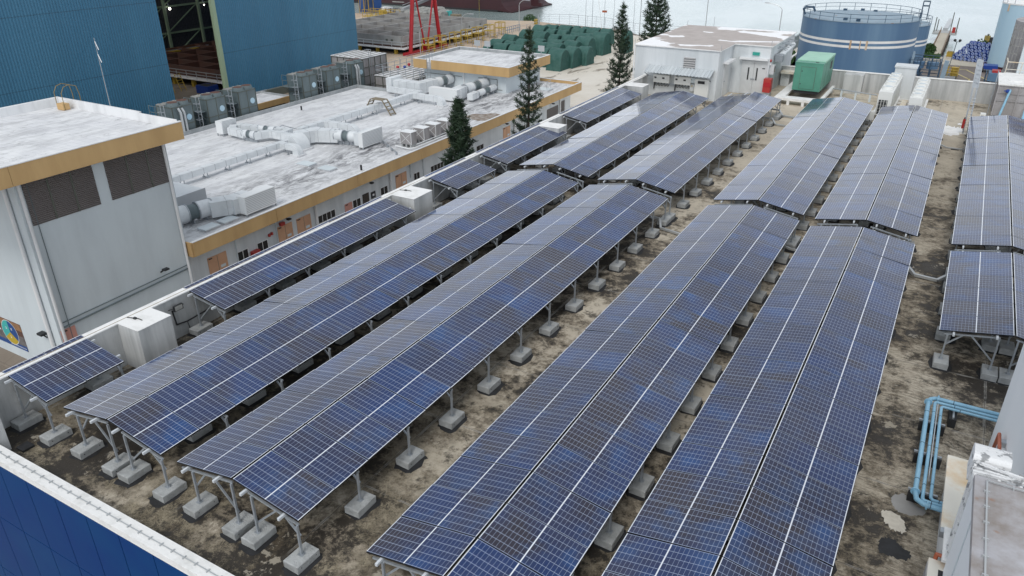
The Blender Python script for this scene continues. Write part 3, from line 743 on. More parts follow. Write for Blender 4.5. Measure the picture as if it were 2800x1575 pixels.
# ------------------------------------------------------------------ mast, steel water tank and its pipes
t = thing('cable_mast', (.98, 48.1, 0), 'tall galvanised mast with a slatted panel standing before the rear parapet', 'mast')
tp = gy(Q(2140, 600), 48.6); md = gy(Q(2085, 880), 48.3); ft = Vector((.98, 48.05, .0))
B().rod((.93, 48.05, 0), (md.x-.1, 48.3, md.z), .035, sq=True).rod((1.14, 48.05, 0), (md.x+.1, 48.3, md.z), .035, sq=True).build('post', 'galv', t)
b = B(); dv = Vector((tp.x-md.x, .3, tp.z-md.z)); wv = Vector((.13, 0, 0))
p0 = Vector((md.x, 48.3, md.z)); 
for s in (-1, 1): b.rod(p0+wv*s, p0+dv+wv*s, .025, sq=True)
b.build('side_rail', 'galv', t)
b = B(); dn = dv.normalized(); uu = wv.normalized().cross(dn)
for k in range(13):
    q = p0+dv*(k+.5)/13; b.quad(q-wv*.95-dn*.05, q+wv*.95-dn*.09, q+wv*.95+dn*.06, q-wv*.95+dn*.10)
b.build('slat', 'galv', t)
b = B()
for k in range(12): b.rod((.93, 48.05, .2+k*.16), (1.14, 48.05, .2+k*.16), .012, n=5)
b.build('rung', 'galv', t)
B().box(.75, 1.3, 47.9, 48.3, .004, .04).build('base_plate', 'rust_ledge', t)
t = thing('fire_extinguisher', (.86, 48.5, .3), 'small red fire extinguisher hanging on the slatted mast', 'extinguisher')
B().rod((.84, 47.9, .35), (.84, 47.9, .85), .07, n=10).build('cylinder', 'red_paint', t); B().rod((.84, 47.9, .85), (.84, 47.9, .95), .03, n=6).build('valve', 'dark', t)
t = thing('water_tank', (3.5, 54, 0), 'grey sectional steel water tank with a white lid at the right end of the roof', 'water tank')
X0, Y0, Y1, Z1 = 2.2, 52.6, 56.3, 2.0
B().box(X0, 7.5, Y0, Y1, .25, Z1).build('shell', 'tank_panel', t)
b = B()
for x in (2.2, 3.25, 4.3, 5.3, 6.3): b.box(x-.03, x+.03, Y0-.05, Y0-.002, .25, Z1)
for z in (.28, 1.12, 1.55, Z1-.03): b.box(X0, 7.5, Y0-.045, Y0-.003, z-.02, z+.02)
for y in (53.5, 54.4, 55.3): b.box(X0-.05, X0-.002, y-.03, y+.03, .25, Z1)
b.build('flange', 'tank_panel', t)
l = B().box(X0-.06, 7.56, Y0-.06, Y1+.06, Z1, Z1+.08).build('lid', 'coping', t)
B().rod((3.0, 53.8, Z1+.08), (3.0, 53.8, Z1+.14), .38, n=20).build('manhole', 'coping', l)
B().box(X0+.1, 7.4, Y0+.1, Y1-.1, .002, .25).build('footing', 'concrete', t)
b = B()
for s in (-.14, .14): b.rod((X0-.2, Y0+.4+s, 0), (X0-.2, Y0+.4+s, Z1+.7), .02)
for k in range(9): b.rod((X0-.2, Y0+.26, .25+k*.25), (X0-.2, Y0+.54, .25+k*.25), .012, n=5)
b.build('ladder', 'galv', t)
t = thing('inlet_pipe', (3.2, 52.3, 0), 'light blue pipe with a valve running up the face of the grey water tank', 'pipe')
B().path([(2.55, 51.9, .15), (2.75, 52.3, 1.5), (2.8, 52.35, 1.72), (2.8, 52.54, 1.76)], .06, n=10).build('pipe', 'blue_pipe', t, smooth=True)
B().ball((2.68, 52.4, 1.72), .11).rod((2.5, 52.4, 1.72), (2.66, 52.4, 1.72), .03).build('valve', 'drum_blue', t)
t = thing('drain_pipe', (3.6, 50, 0), 'thick light blue pipe leaning at the right edge behind the last solar array', 'pipe')
B().path([(3.62, 50.0, .1), (3.75, 51.5, 1.1), (3.9, 52.5, 1.2)], .085, n=10).path([(2.9, 50.8, .25), (4.4, 50.8, .25)], .06, n=8).build('pipe', 'blue_pipe', t, smooth=True)
t = thing('pump_crate', (1.9, 51.3, 0), 'small white equipment crate near the foot of the water tank', 'crate')
B().box(1.62, 1.9, 51.4, 51.8, .002, .5).build('case', 'condenser', t); B().box(1.66, 1.86, 51.39, 51.399, .1, .4).build('vent', 'dark', t)

# a second tank, pale and caged, behind at the right
t = thing('storage_silo', (5.5, 64, G), 'grey white silo with a caged ladder behind the grey water tank', 'silo')
B().rod((5.9, 64, G), (5.9, 64, 4.4), 3.3, n=32).build('shell', 'tank_panel', t, smooth=True)
b = B(); 
for k in range(10): 
    z = -.5+k*.5; 
    for j in range(6): 
        a0, a1 = R(150+j*25), R(150+(j+1)*25); c0 = (2.95, 62.0)
        b.rod((c0[0]+.38*math.cos(a0), c0[1]+.38*math.sin(a0), z), (c0[0]+.38*math.cos(a1), c0[1]+.38*math.sin(a1), z), .02, n=4)
for j in range(5): a0 = R(165+j*30); b.rod((2.95+.38*math.cos(a0), 62+.38*math.sin(a0), -.5), (2.95+.38*math.cos(a0), 62+.38*math.sin(a0), 4.3), .015, n=4)
b.build('ladder_cage', 'sacks', t)
t = thing('work_gantry', (3.3, 60.5, G), 'rusty grey platform with rails between the silo and the water tank', 'platform')
B().box(2.6, 6, 59.3, 60.9, 1.25, 1.4).build('deck', 'coping', t)
b = B()
for x in (2.6, 3.4, 4.2): b.rod((x, 59.3, 1.4), (x, 59.3, 2.3), .03)
b.rod((2.6, 59.3, 2.3), (4.2, 59.3, 2.3), .03).rod((2.6, 59.3, 1.85), (4.2, 59.3, 1.85), .02).rod((2.6, 59.3, 2.3), (2.6, 60.9, 2.3), .03); b.build('guard_rail', 'rust_ledge', t)
b = B()
for x in (2.8, 5): b.rod((x, 60, G), (x, 60, 1.25), .15, sq=True)
b.build('column', 'grey_wall', t)
B().box(3.3, 3.9, 60.95, 61.6, -.5, 3.3).build('duct_riser', 'grey_wall', t)

# cable trays crossing the aisles
def tray(lab, pts, wd=.1):
    t = thing('cable_tray', pts[0], lab, 'cable tray', 'galvanised cable trays on the roof')
    b = B()
    for a, c in zip(pts, pts[1:]): b.rod(a, c, wd*.5, n=4, sq=True)
    b.build('tray', 'lamp_steel', t)
    m = (Vector(pts[-2])+Vector(pts[1]))/2
    B().box(m.x-.18, m.x+.18, m.y-.09, m.y+.09, .002, .04).build('support', 'rubber', t)
tray('galvanised cable tray crossing the wide right aisle between the near arrays', [(-.5, 26.95, .25), (-.02, 26.85, .25), (.2, 26.7, .08), (.9, 26.6, .08), (1.12, 26.8, .2), (1.4, 26.8, .2)], .09)
tray('thin galvanised conduit crossing the right aisle farther back', [(0, 44.5, .15), (.3, 44.4, .07), (1.1, 44.4, .07), (1.4, 44.6, .15)], .06)
tray('galvanised cable tray between the second and third far arrays, the farther one', [(-9.7, 47.7, .3), (-8.9, 47.6, .3), (-8.6, 47.2, .08), (-7.2, 46.9, .08)], .09)
tray('galvanised cable tray between the second and third far arrays, the nearer one', [(-9.5, 45.3, .3), (-8.8, 45.3, .3), (-8.5, 44.9, .08), (-7.3, 44.7, .08)], .08)
tray('galvanised cable tray emerging from under the second near array', [(-9.4, 26.9, .3), (-8.9, 26.9, .3), (-8.7, 26.5, .08), (-7.6, 26.2, .08)], .08)
tray('galvanised cable tray in the narrow gap between the third and fourth near arrays', [(-4.4, 26.8, .25), (-3.9, 26.8, .12), (-3.0, 26.7, .12)], .07)
# lamp on the left parapet
t = thing('floodlight', (-17.9, 12.3, .9), 'black floodlight on the inside of the left parapet with a drooping cable', 'floodlight')
B().box(-17.86, -17.80, 11.55, 11.85, .95, 1.12).build('housing', 'dark', t); B().box(-17.799, -17.79, 11.58, 11.82, .97, 1.10).build('lens', 'sacks', t)
B().path([(-18.0, 11.5, .98), (-17.85, 11.5, 1.05), (-17.85, 11.9, 1.05), (-18.0, 11.9, .98)], .012).build('bracket', 'dark', t)
B().path([(-17.99, 11.6, .93), (-17.99, 11.65, .45), (-17.99, 12.0, .40), (-17.99, 13.4, .48)], .022).path([(-17.985, 12.0, .4), (-17.985, 12.05, .02)], .012).build('conduit', 'dark', t)
b = B()
for y0, z in ((13, PH+.045),): b.box(-18.1, -18.085, 6.2, 56.8, PH+.031, PH+.036)
tag(b.build('lightning_conductor', 'brass'), 'thin metal lightning tape along the top of the left parapet', 'lightning tape')
for i, (y, lb) in enumerate(((10.3, 'small black aerial clamp lying on the nearest boxed pier'), (22.3, 'small black aerial clamp lying on the second boxed pier'))):
    tag(B().path([(-18.05, y, PH+.05), (-17.7, y+.1, PH+.06), (-17.55, y+.1, PH+.05)], .012).box(-17.85, -17.75, y+.03, y+.1, PH+.041, PH+.08).build('conductor_clamp', 'dark'), lb, 'clamp')
# short drain grating in the near corner
tag(B().box(-17.0, -16.72, 6.35, 6.62, .004, .06).build('drain_sump', 'rubber'), 'dark drain sump in the near left corner of the roof', 'drain')
# white repair patch and damp patches on the slab
def blotch(name, pts, z, m, lab=None):
    P = [gz(p, z) for p in pts]; b = B(); b.quad(*[(p.x, p.y, z) for p in P]); o = b.build(name, m); o['kind'] = 'structure'; return o
K9 = lambda x, y: (1800+x/2.576, 1013+y/2.576)
def blob(pts, n=3, j=.02, seed=1):
    rg = random.Random(seed); P = [Vector((*p, 0)) for p in pts]
    for _ in range(n):
        Qp = []
        for a, c in zip(P, P[1:]+P[:1]): Qp += [a*.75+c*.25, a*.25+c*.75]
        P = Qp
    return [(p.x+rg.uniform(-j, j)*30, p.y+rg.uniform(-j, j)*30) for p in P]
blotch('repair_patch', [K9(*p) for p in blob([(1560, 985), (1640, 985), (1720, 1040), (1760, 1140), (1690, 1145), (1600, 1090)][::-1], 3, .35)], .006, 'patch')
blotch('damp_patch', [K9(*p) for p in blob([(1545, 1180), (1640, 1175), (1700, 1230), (1790, 1290), (1760, 1350), (1640, 1310), (1560, 1290)][::-1], 3, .3, 2)], .004, 'rubber')
blotch('damp_stain', [K9(*p) for p in blob([(1640, 880), (1740, 860), (1790, 940), (1900, 990), (1850, 1030), (1700, 1010), (1640, 940)][::-1], 3, .15, 3)], .005, 'block_grey')

# ------------------------------------------------------------------ light blue pipes on rubber supports
R4 = lambda x, y: (2480+x/1145*320, 1170+y/1449*405)
R3 = K(2480, 1000, 320)
ZP = .34
def bpipe(lab, pts, r, fl=()):
    t = thing('water_pipe', (pts[0][0], pts[0][1], 0), lab, 'pipe', 'light blue water pipes')
    b = B().path(pts, r, n=14); b.build('pipe', 'blue_pipe', t, smooth=True)
    for (p, q) in fl: B().rod(p, q, r*1.75, n=20).build('flange', 'blue_pipe', t)
    b = B()
    for (p, q) in zip(pts, pts[1:]):
        L = (Vector(q)-Vector(p)).length
        if L > .8:
            d = (Vector(q)-Vector(p))/L
            for f in (.12, .5, .88): c = Vector(p)+d*L*f; b.rod(c-d*.008, c+d*.008, r*1.08, n=12)
    b.build('band', 'rail_blue', t)
a = [gz(R3(490, 700), ZP), gz(R3(640, 640), ZP), gz(R3(1950, 1000), ZP), gz(R4(75, 660), ZP), gz(R4(150, 770), ZP), gz(R4(340, 825), ZP)]
x1p, yt, yb = a[0].x, 18.55, 14.42
bpipe('thickest of the three light blue pipes, the outer one with bolted flanges', [(4.5, yt-.02, ZP), (1.28, yt, ZP), (1.17, yt-.09, ZP), (1.13, yt-.3, ZP), (1.13, yb+.2, ZP), (1.17, yb-.02, ZP), (1.3, yb-.12, ZP), (2.4, yb-.16, ZP)], .052,
      [((1.13, yt-.27, ZP), (1.13, yt-.235, ZP)), ((1.31, yt, ZP), (1.345, yt, ZP)), ((1.13, yb+.2, ZP), (1.13, yb+.235, ZP)), ((1.345, yb-.125, ZP), (1.38, yb-.125, ZP))])
bpipe('middle of the three light blue pipes', [(4.5, yt-.17, ZP), (1.31, yt-.17, ZP), (1.275, yt-.21, ZP), (1.275, yb+.05, ZP), (1.31, yb+.0, ZP), (2.4, yb-.04, ZP)], .036)
bpipe('innermost and thinnest of the three light blue pipes', [(4.5, yt-.31, ZP), (1.45, yt-.31, ZP), (1.42, yt-.35, ZP), (1.42, yb+.16, ZP), (1.46, yb+.10, ZP), (2.4, yb+.07, ZP)], .033)
tag(B().path([(1.34, yt-.22, ZP), (1.34, 15.4, ZP), (1.36, 15.25, ZP-.1)], .012).build('thin_conduit', 'lamp_steel'), 'thin grey conduit lying between the light blue pipes', 'conduit')
for y, lb in ((17.55, 'farthest black rubber block under the light blue pipes'), (16.2, 'middle black rubber block under the light blue pipes'), (14.78, 'nearest black rubber block under the light blue pipes')):
    t = thing('pipe_support', (1.27, y, 0), lb, 'pipe support', 'rubber pipe supports')
    B().box(1.02, 1.56, y-.08, y+.08, .002, .24).build('block', 'rubber', t); B().box(1.0, 1.55, y-.025, y+.025, .242, .285).build('strut', 'galv', t)
t = thing('pipe_support', (1.75, 18.2, 0), 'black rubber block under the pipes that run to the right', 'pipe support', 'rubber pipe supports')
B().box(1.62, 1.78, 17.95, 18.7, .002, .24).build('block', 'rubber', t); B().box(1.68, 1.72, 17.98, 18.68, .242, .285).build('strut', 'galv', t)

# ------------------------------------------------------------------ stair tower, near roof block and their fittings
t = thing('stair_tower', (5, 16, 0), 'tall plain white stair tower rising beside the light blue pipes', 'building')
B().box(2.45, 8, 12.6, 17.3, .002, 6.5).build('wall', 'tower_side', t)
t = thing('lift_block', (3.5, 10, 0), 'white block with a stained grey roof in the near right corner', 'building')
XBk, YBk, ZBk = 1.66, 11.92, 3.0
B().box(XBk, 8, 5.9, YBk, .002, ZBk-.12).build('wall', 'tower_side', t)
mat('block_roof', (.42, .42, .45), (.24, .21, .19), .6, scale=1.1, lo=.42, hi=.66, bump=.2, bscale=8, rust=.2)
B().box(XBk-.015, 8, 5.9, YBk+.015, ZBk-.118, ZBk).build('roof', 'block_roof', t)
b = B()
for y in (6.5, 8.2, 9.6, 10.9): b.box(XBk-.012, XBk-.002, y, y+.05, .3, ZBk-.13)
b.build('wall_groove', 'grey_wall', t)
b = B().rod((XBk+.15, 5.9, ZBk+.03), (XBk+.15, YBk-.1, ZBk+.03), .012, sq=True).rod((XBk+.15, YBk-.1, ZBk+.03), (6, YBk-.1, ZBk+.03), .012, sq=True)
y = 6.2
while y < YBk-.1: b.box(XBk+.11, XBk+.19, y, y+.02, ZBk, ZBk+.045); y += .38
x = XBk+.5
while x < 6: b.box(x, x+.02, YBk-.14, YBk-.06, ZBk, ZBk+.045); x += .42
b.build('lightning_strip', 'lamp_steel', t)
t = thing('concrete_hood', (1.9, 13.5, 0), 'long white concrete ledge with rust stains below the near roof block', 'ledge')
B().box(1.55, 2.44, 12.80, 15.3, .92, 1.0).build('ledge_top', 'rust_ledge', t)
B().box(1.66, 2.44, 12.85, 15.2, .002, .92).build('wall', 'tower_side', t)
B().box(1.54, 1.85, 12.76, 12.90, .9, 1.03).build('end_plate', 'galv', t)
t = thing('air_handler', (1.9, 12.5, 1.0), 'white rounded air handler with peeling paint between the block and the stair tower', 'air handler')
b = B(); x0, x1, z0, z1, rr_ = 1.62, 2.16, 2.52, 3.04, .12
for yy0, yy1 in ((12.42, 12.88),):
    prof = []
    for cx_, cz_, a0 in ((yy1-rr_, z1-rr_, 0), (yy0+rr_, z1-rr_, 90)):
        for k in range(5): prof.append((cx_+rr_*math.cos(R(a0+k*22.5)), cz_+rr_*math.sin(R(a0+k*22.5))))
    prof += [(yy0, z0), (yy1, z0)]
    i = len(b.v); n_ = len(prof); b.v += [(x0, p[0], p[1]) for p in prof]+[(x1, p[0], p[1]) for p in prof]
    b.f.append(tuple(i+k for k in range(n_))); b.f.append(tuple(i+n_+k for k in reversed(range(n_)))); b.m += [0, 0]
    for k in range(n_): b.f.append((i+k, i+n_+k, i+n_+(k+1) % n_, i+(k+1) % n_)); b.m.append(0)
b.build('casing', 'peeling', t)
b = B()
for k, (ya, za) in enumerate(((12.34, 2.98), (12.22, 2.93), (12.08, 2.95))): b.rod((1.62, ya, za), (2.44, ya-.12+.1*k, za-.02), .022, sq=True)
for x in (1.66, 2.0, 2.3): b.rod((x, 12.06, 1.0), (x, 12.06, 2.93), .02, sq=True).rod((x, 12.3, 1.0), (x, 12.36, 2.93), .02, sq=True).rod((x, 12.06, 2.7), (x, 12.36, 2.95), .018, sq=True)
b.build('frame', 'peeling', t)
B().rod((1.72, 12.25, 2.68), (2.12, 12.25, 2.68), .17, n=24).build('fan_drum', 'coping', t, smooth=True)
B().box(1.6, 2.44, 12.0, 12.9, 1.002, 1.06).build('base', 'coping', t)
t = thing('vent_pipe', (2.3, 13.6, 1), 'orange brown pipe bent over in an inverted V against the white tower', 'pipe')
p = [gx(R4(905, 215), 2.33), gx(R4(905, 60), 2.33), gx(R4(850, 190), 2.40)]
B().path([tuple(p[0]), tuple(p[1]), tuple(p[2])], .035, n=10).build('pipe', 'orange_pipe', t, smooth=True)
q = gx(R4(950, 160), 2.42); B().box(2.36, 2.449, q.y-.05, q.y+.09, q.z-.06, q.z+.06).build('bracket', 'galv', t)
t = thing('control_cabinet', (1.25, 12.0, 0), 'cream electrical cabinet with a small window at the bottom edge', 'cabinet')
p = gz(R4(215, 1265), .9); x0 = p.x
B().box(x0, x0+.30, p.y-.95, p.y, .25, .9).build('case', 'rust_ledge', t); B().box(x0+.16, x0+.24, p.y-.42, p.y-.24, .901, .905).build('window', 'window_glass', t)
b = B()
for yy in (p.y-.9, p.y-.05): b.box(x0+.02, x0+.06, yy-.03, yy+.03, .002, .25).box(x0+.24, x0+.28, yy-.03, yy+.03, .002, .25)
b.build('leg', 'galv', t); B().box(x0-.012, x0-.002, p.y-.9, p.y-.05, .3, .85).build('side_panel', 'louvre_light', t)
t = thing('sprinkler_valve', (x0+.4, 12.4, .8), 'red valve bodies bolted together beside the cream cabinet', 'valve')
b = B().ball((x0+.43, p.y-.18, .85), .085).rod((x0+.43, p.y-.3, .85), (x0+.43, p.y+.02, .85), .055, n=10).ball((x0+.36, p.y-.36, .82), .075); b.build('valve_body', 'crane_red', t, smooth=True)
t = thing('drain_pipe', (x0+.2, p.y+.1, .9), 'orange brown elbow pipe behind the cream cabinet with a dark red riser', 'pipe')
B().path([(x0+.1, p.y+.03, .7), (x0+.1, p.y+.03, 1.0), (x0+.38, p.y+.0, 1.0)], .035, n=10).build('elbow', 'orange_pipe', t, smooth=True)
B().rod((x0+.40, p.y+.0, .7), (1.78, 12.72, .95), .018).build('riser', 'crane_red', t)

# ================================================================== LONG LOW BUILDING WITH OCHRE FASCIA
lb = thing('plant_building', (-52, 58, G), 'long low white building with an ochre fascia and ducts on its white roof', 'building')
W_ = -42.0; RZ = -8.55; FT, FB = -8.2, -9.2
LY0, LY1 = 28.85, 88.2
B().box(-64.9, W_, LY0, 73.2, G, FB).box(-59.6, W_, 73.2, LY1-.9, G, FB).build('wall', 'white_wall', lb)
B().prism([(-64.7, LY0), (-41.05, LY0+.12), (-41.05, LY1-.15), (-59.5, LY1-.15), (-59.5, 73.1), (-64.7, 73.1)], FB+.002, RZ).build('roof_deck', 'roof_white', lb)
b = B(); ys = [LY0, 36.2, 45.2, 54.0, 62.6, 71.3, 79.8, LY1]
for a, c in zip(ys, ys[1:]): b.box(-41.048, -40.9, a+.015, c-.015, FB, FT)
b.box(-59.4, -41.05, LY1-.148, LY1, FB, FT)
b.box(-41.5, -40.95, LY0-.10, LY0-.002, FB, FT)
b.build('fascia', 'ochre', lb)
B().box(-41.06, -40.88, LY0, LY1+.02, FT, FT+.05).box(-59.4, -41.06, LY1-.17, LY1+.02, FT, FT+.05).build('fascia_capping', 'white_paint', lb)
b = B().box(-64.9, -64.72, LY0, 73.2, FB, FT+.02).box(-64.72, -59.55, 73.12, 73.28, FB, FT+.02).box(-59.6, -59.44, 73.282, LY1, FB, FT+.02)
b.build('back_parapet', 'parapet_in', lb)
for y in (29.05, 41.1, 50.6, 62.9, 72.9, 84.2): B().rod((W_+.12, y, G), (W_+.12, y, FB), .11, n=10).build('downpipe', 'white_paint', lb)
b = B()
for p in ([(W_+.06, 29.4, -9.55), (W_+.06, 40.9, -9.6)], [(W_+.06, 41.3, -9.75), (W_+.06, 50.4, -9.7)], [(W_+.06, 33.0, -9.6), (W_+.06, 33.0, G)], [(W_+.06, 36.9, -9.6), (W_+.06, 36.9, -12)], [(W_+.06, 55.6, -9.5), (W_+.06, 55.6, G)], [(W_+.06, 53.2, -9.6), (W_+.06, 53.6, -9.6), (W_+.06, 53.6, -11)]): b.path(p, .04, n=6)
b.build('conduit', 'grey_wall', lb)
def door(par, y0, y1, zt=-10.2, m='door_orange', x=W_, sign=True, zb=G):
    d = B().box(x+.002, x+.05, y0, y1, zb, zt).build('door', m, par)
    if y1-y0 > 1.2: B().box(x+.051, x+.055, (y0+y1)/2-.015, (y0+y1)/2+.015, zb, zt-.02).build('leaf_joint', 'steel_dark', d)
    if sign: B().box(x+.051, x+.06, y1-.62, y1-.2, zt-1.05, zt-.85).build('door_sign', 'grey_wall', d)
    B().box(x+.051, x+.1, y0+.08, y0+.35, zt-.12, zt-.06).build('door_closer', 'dark', d)
    return d
for y0, y1, m in ((30.5, 32.1, 'door_orange'), (37.0, 38.5, 'door_orange'), (39.0, 40.5, 'door_orange'), (51.4, 53.0, 'door_orange'), (70.5, 72.0, 'door_orange')): door(lb, y0, y1, -10.2, m)
door(lb, 44.5, 45.4, -10.75, 'door_pink'); door(lb, 46.8, 47.6, -10.6, 'bark', sign=False)
def win(par, y0, y1, zt, zb, n=2, x=W_):
    f = B().box(x+.002, x+.03, y0-.05, y1+.05, zb-.05, zt+.05).build('window', 'white_paint', par)
    b = B()
    for k in range(n): b.box(x+.031, x+.036, y0+(y1-y0)*k/n+.03, y0+(y1-y0)*(k+1)/n-.03, zb, zt)
    b.build('pane', 'window_glass', f)
for y0, y1, zt, zb, n in ((33.05, 34.0, -10.75, -11.7, 2), (34.9, 35.9, -10.75, -11.7, 2), (41.3, 43.3, -10.75, -11.35, 4), (45.5, 46.5, -10.75, -11.7, 2), (49.2, 50.2, -10.75, -11.4, 2), (54.1, 55.0, -10.8, -11.5, 2), (56.8, 58.9, -10.85, -11.5, 4), (65, 66.4, -10.9, -11.6, 2), (74.0, 75.5, -10.9, -11.6, 3)): win(lb, y0, y1, zt, zb, n)
for y0, y1 in ((47.9, 48.5),):
    f = B().box(W_+.002, W_+.04, y0, y1, -11.3, -10.72).build('vent_opening', 'dark', lb); B().box(W_+.041, W_+.05, y0+.18, y1-.18, -11.1, -10.92).build('fan_grille', 'white_paint', f)
B().box(W_+.002, W_+.05, 80.9, 83.8, G, -10.3).build('roller_shutter', 'louvre', lb)
B().box(W_+.002, W_+.05, 84.7, 85.6, G, -10.05).build('steel_door', 'louvre', lb)
b = B()
for y in (36.3, 46.9, 48.6, 61.6, 69.2): b.box(W_+.002, W_+.03, y, y+.8, -9.75, -9.5)
b.build('wall_vent', 'dark', lb)
def thing_on_wall(name, label, cat, boxes, m, group=None):
    x, y, z = boxes[0][0], boxes[0][2], boxes[0][4]
    t = thing(name, (x, y, z), label, cat, group); b = B()
    for q in boxes: b.box(*q)
    b.build('body', m, t); return t
thing_on_wall('hose_reel', 'red fire hose reel box between two dark windows under the fascia', 'hose reel', [(W_+.06, W_+.4, 34.15, 34.8, -11.5, -11.05)], 'red_paint')
thing_on_wall('fire_bell', 'pair of small red alarm bells high on the wall beside a dark window', 'alarm', [(W_+.06, W_+.2, 36.0, 36.15, -10.55, -10.35), (W_+.06, W_+.2, 36.25, 36.4, -10.5, -10.3)], 'red_paint')
thing_on_wall('fire_beacon', 'red beacon above the second orange double door', 'alarm', [(W_+.06, W_+.3, 37.2, 37.6, -10.1, -9.85)], 'red_paint')
for i, (y, lab) in enumerate(((38.0, 'black wall lamp above the orange doors left of the long window'), (47.8, 'black wall lamp under the fascia above the brown door'), (70.9, 'black wall lamp above the farthest orange door'), (82.0, 'black wall lamp above the roller shutter'))):
    t = thing('wall_lamp', (W_+.1, y, -9.9), lab, 'wall lamp', 'black wall lamps on the white building')
    B().rod((W_+.02, y, -9.75), (W_+.3, y, -9.7), .03).build('arm', 'dark', t); B().box(W_+.2, W_+.45, y-.15, y+.15, -9.82, -9.72).build('head', 'dark', t)
B().rod((-42.3, 50.6, FT), (-42.3, 50.6, FT+.01), .01)
for i, (x, y, lab) in enumerate(((-42.0, 47.0, 'small black vent pipe near the fascia of the low white roof'), (-62.0, 60.6, 'small black vent pipe near the back edge of the low white roof'))):
    t = thing('vent_pipe', (x, y, RZ), lab, 'vent pipe'); B().rod((x, y, RZ), (x, y, RZ+.55), .09, n=10).build('pipe', 'dark', t); B().rod((x, y, RZ+.002), (x, y, RZ+.1), .16, n=10).build('collar', 'roof_white', t)

# upper block
ub = thing('lift_motor_room', (-52, 83, RZ), 'white upper block with an ochre fascia at the far end of the low building', 'building')
UX0, UX1, UY0, UY1, UT = -59.6, -45.7, 78.2, 88.7, -5.3
B().box(UX0+.9, UX1-1.0, UY0+1.0, UY1-.9, RZ+.002, UT-1.1).build('wall', 'grey_wall', ub)
B().box(UX0+.16, UX1-.16, UY0+.16, UY1-.16, UT-1.098, UT-.35).build('roof_deck', 'roof_white2', ub)
b = B().box(UX1-.15, UX1, UY0, UY1, UT-1.1, UT).box(-56.9, UX1-.152, UY0, UY0+.15, UT-1.1, UT).box(UX0, -57.6, UY0, UY0+.15, UT-1.1, UT)
b.build('fascia', 'ochre', ub)
b = B().box(UX0, UX0+.15, UY0+.152, UY1, UT-1.1, UT).box(UX0+.152, UX1-.152, UY1-.15, UY1, UT-1.1, UT); b.build('back_parapet', 'parapet_in', ub)
B().box(UX1-.17, UX1+.02, UY0-.02, UY1, UT, UT+.04).box(-56.9, UX1-.17, UY0-.02, UY0+.17, UT, UT+.04).box(UX0-.02, -57.6, UY0-.02, UY0+.17, UT, UT+.04).box(UX0-.02, UX0+.17, UY0+.17, UY1, UT, UT+.04).box(UX0+.17, UX1-.17, UY1-.17, UY1+.02, UT, UT+.04).build('parapet_capping', 'white_paint', ub)
b = B()
for s in (-.22, .22): b.rod((-57.25+s, UY0-.05, RZ), (-57.25+s, UY0-.05, UT+.8), .03).rod((-57.25+s, UY0-.05, UT+.8), (-57.25+s, UY0+.5, UT+.8), .03).rod((-57.25+s, UY0+.5, UT+.8), (-57.25+s, UY0+.5, UT-.3), .03)
z = RZ+.2
while z < UT+.6: b.rod((-57.47, UY0-.05, z), (-57.03, UY0-.05, z), .018, n=5); z += .3
b.build('roof_ladder', 'galv', ub)
for x, y in ((-52.7, UY0+.95), (UX1-.95, UY1-1.1), (UX1-.95, UY0+4.6)): B().rod((x, y, RZ), (x, y, UT-1.1), .07, n=8).build('downpipe', 'white_paint', ub)
B().path([(-50.6, UY0+.96, -7.0), (-47.9, UY0+.96, -7.0), (-47.9, UY0+.96, -8.2), (-47.2, UY0+.96, -8.2)], .03, n=5).path([(-58.6, UY0+.96, -7.1), (-53, UY0+.96, -7.1)], .03, n=5).build('conduit', 'steel_dark', ub)
for i, (x, y, lab) in enumerate(((-56.6, 88.5, 'small grey roof floodlight, leftmost on the back edge of the upper block'), (-55.0, 88.5, 'small grey roof floodlight, second on the back edge of the upper block'), (-48.9, 88.5, 'small grey roof floodlight beside the tall pine top'), (-46.9, 88.5, 'small grey roof floodlight nearest the right corner of the upper block'))):
    t = thing('roof_floodlight', (x, y, UT), lab, 'floodlight', 'grey floodlights on the upper block')
    B().box(x-.45, x+.45, y-.06, y+.02, UT+.35, UT+1.05).build('lamp_head', 'lamp_steel', t); B().rod((x, y-.02, UT+.04), (x, y-.02, UT+.4), .05).build('bracket', 'galv', t)

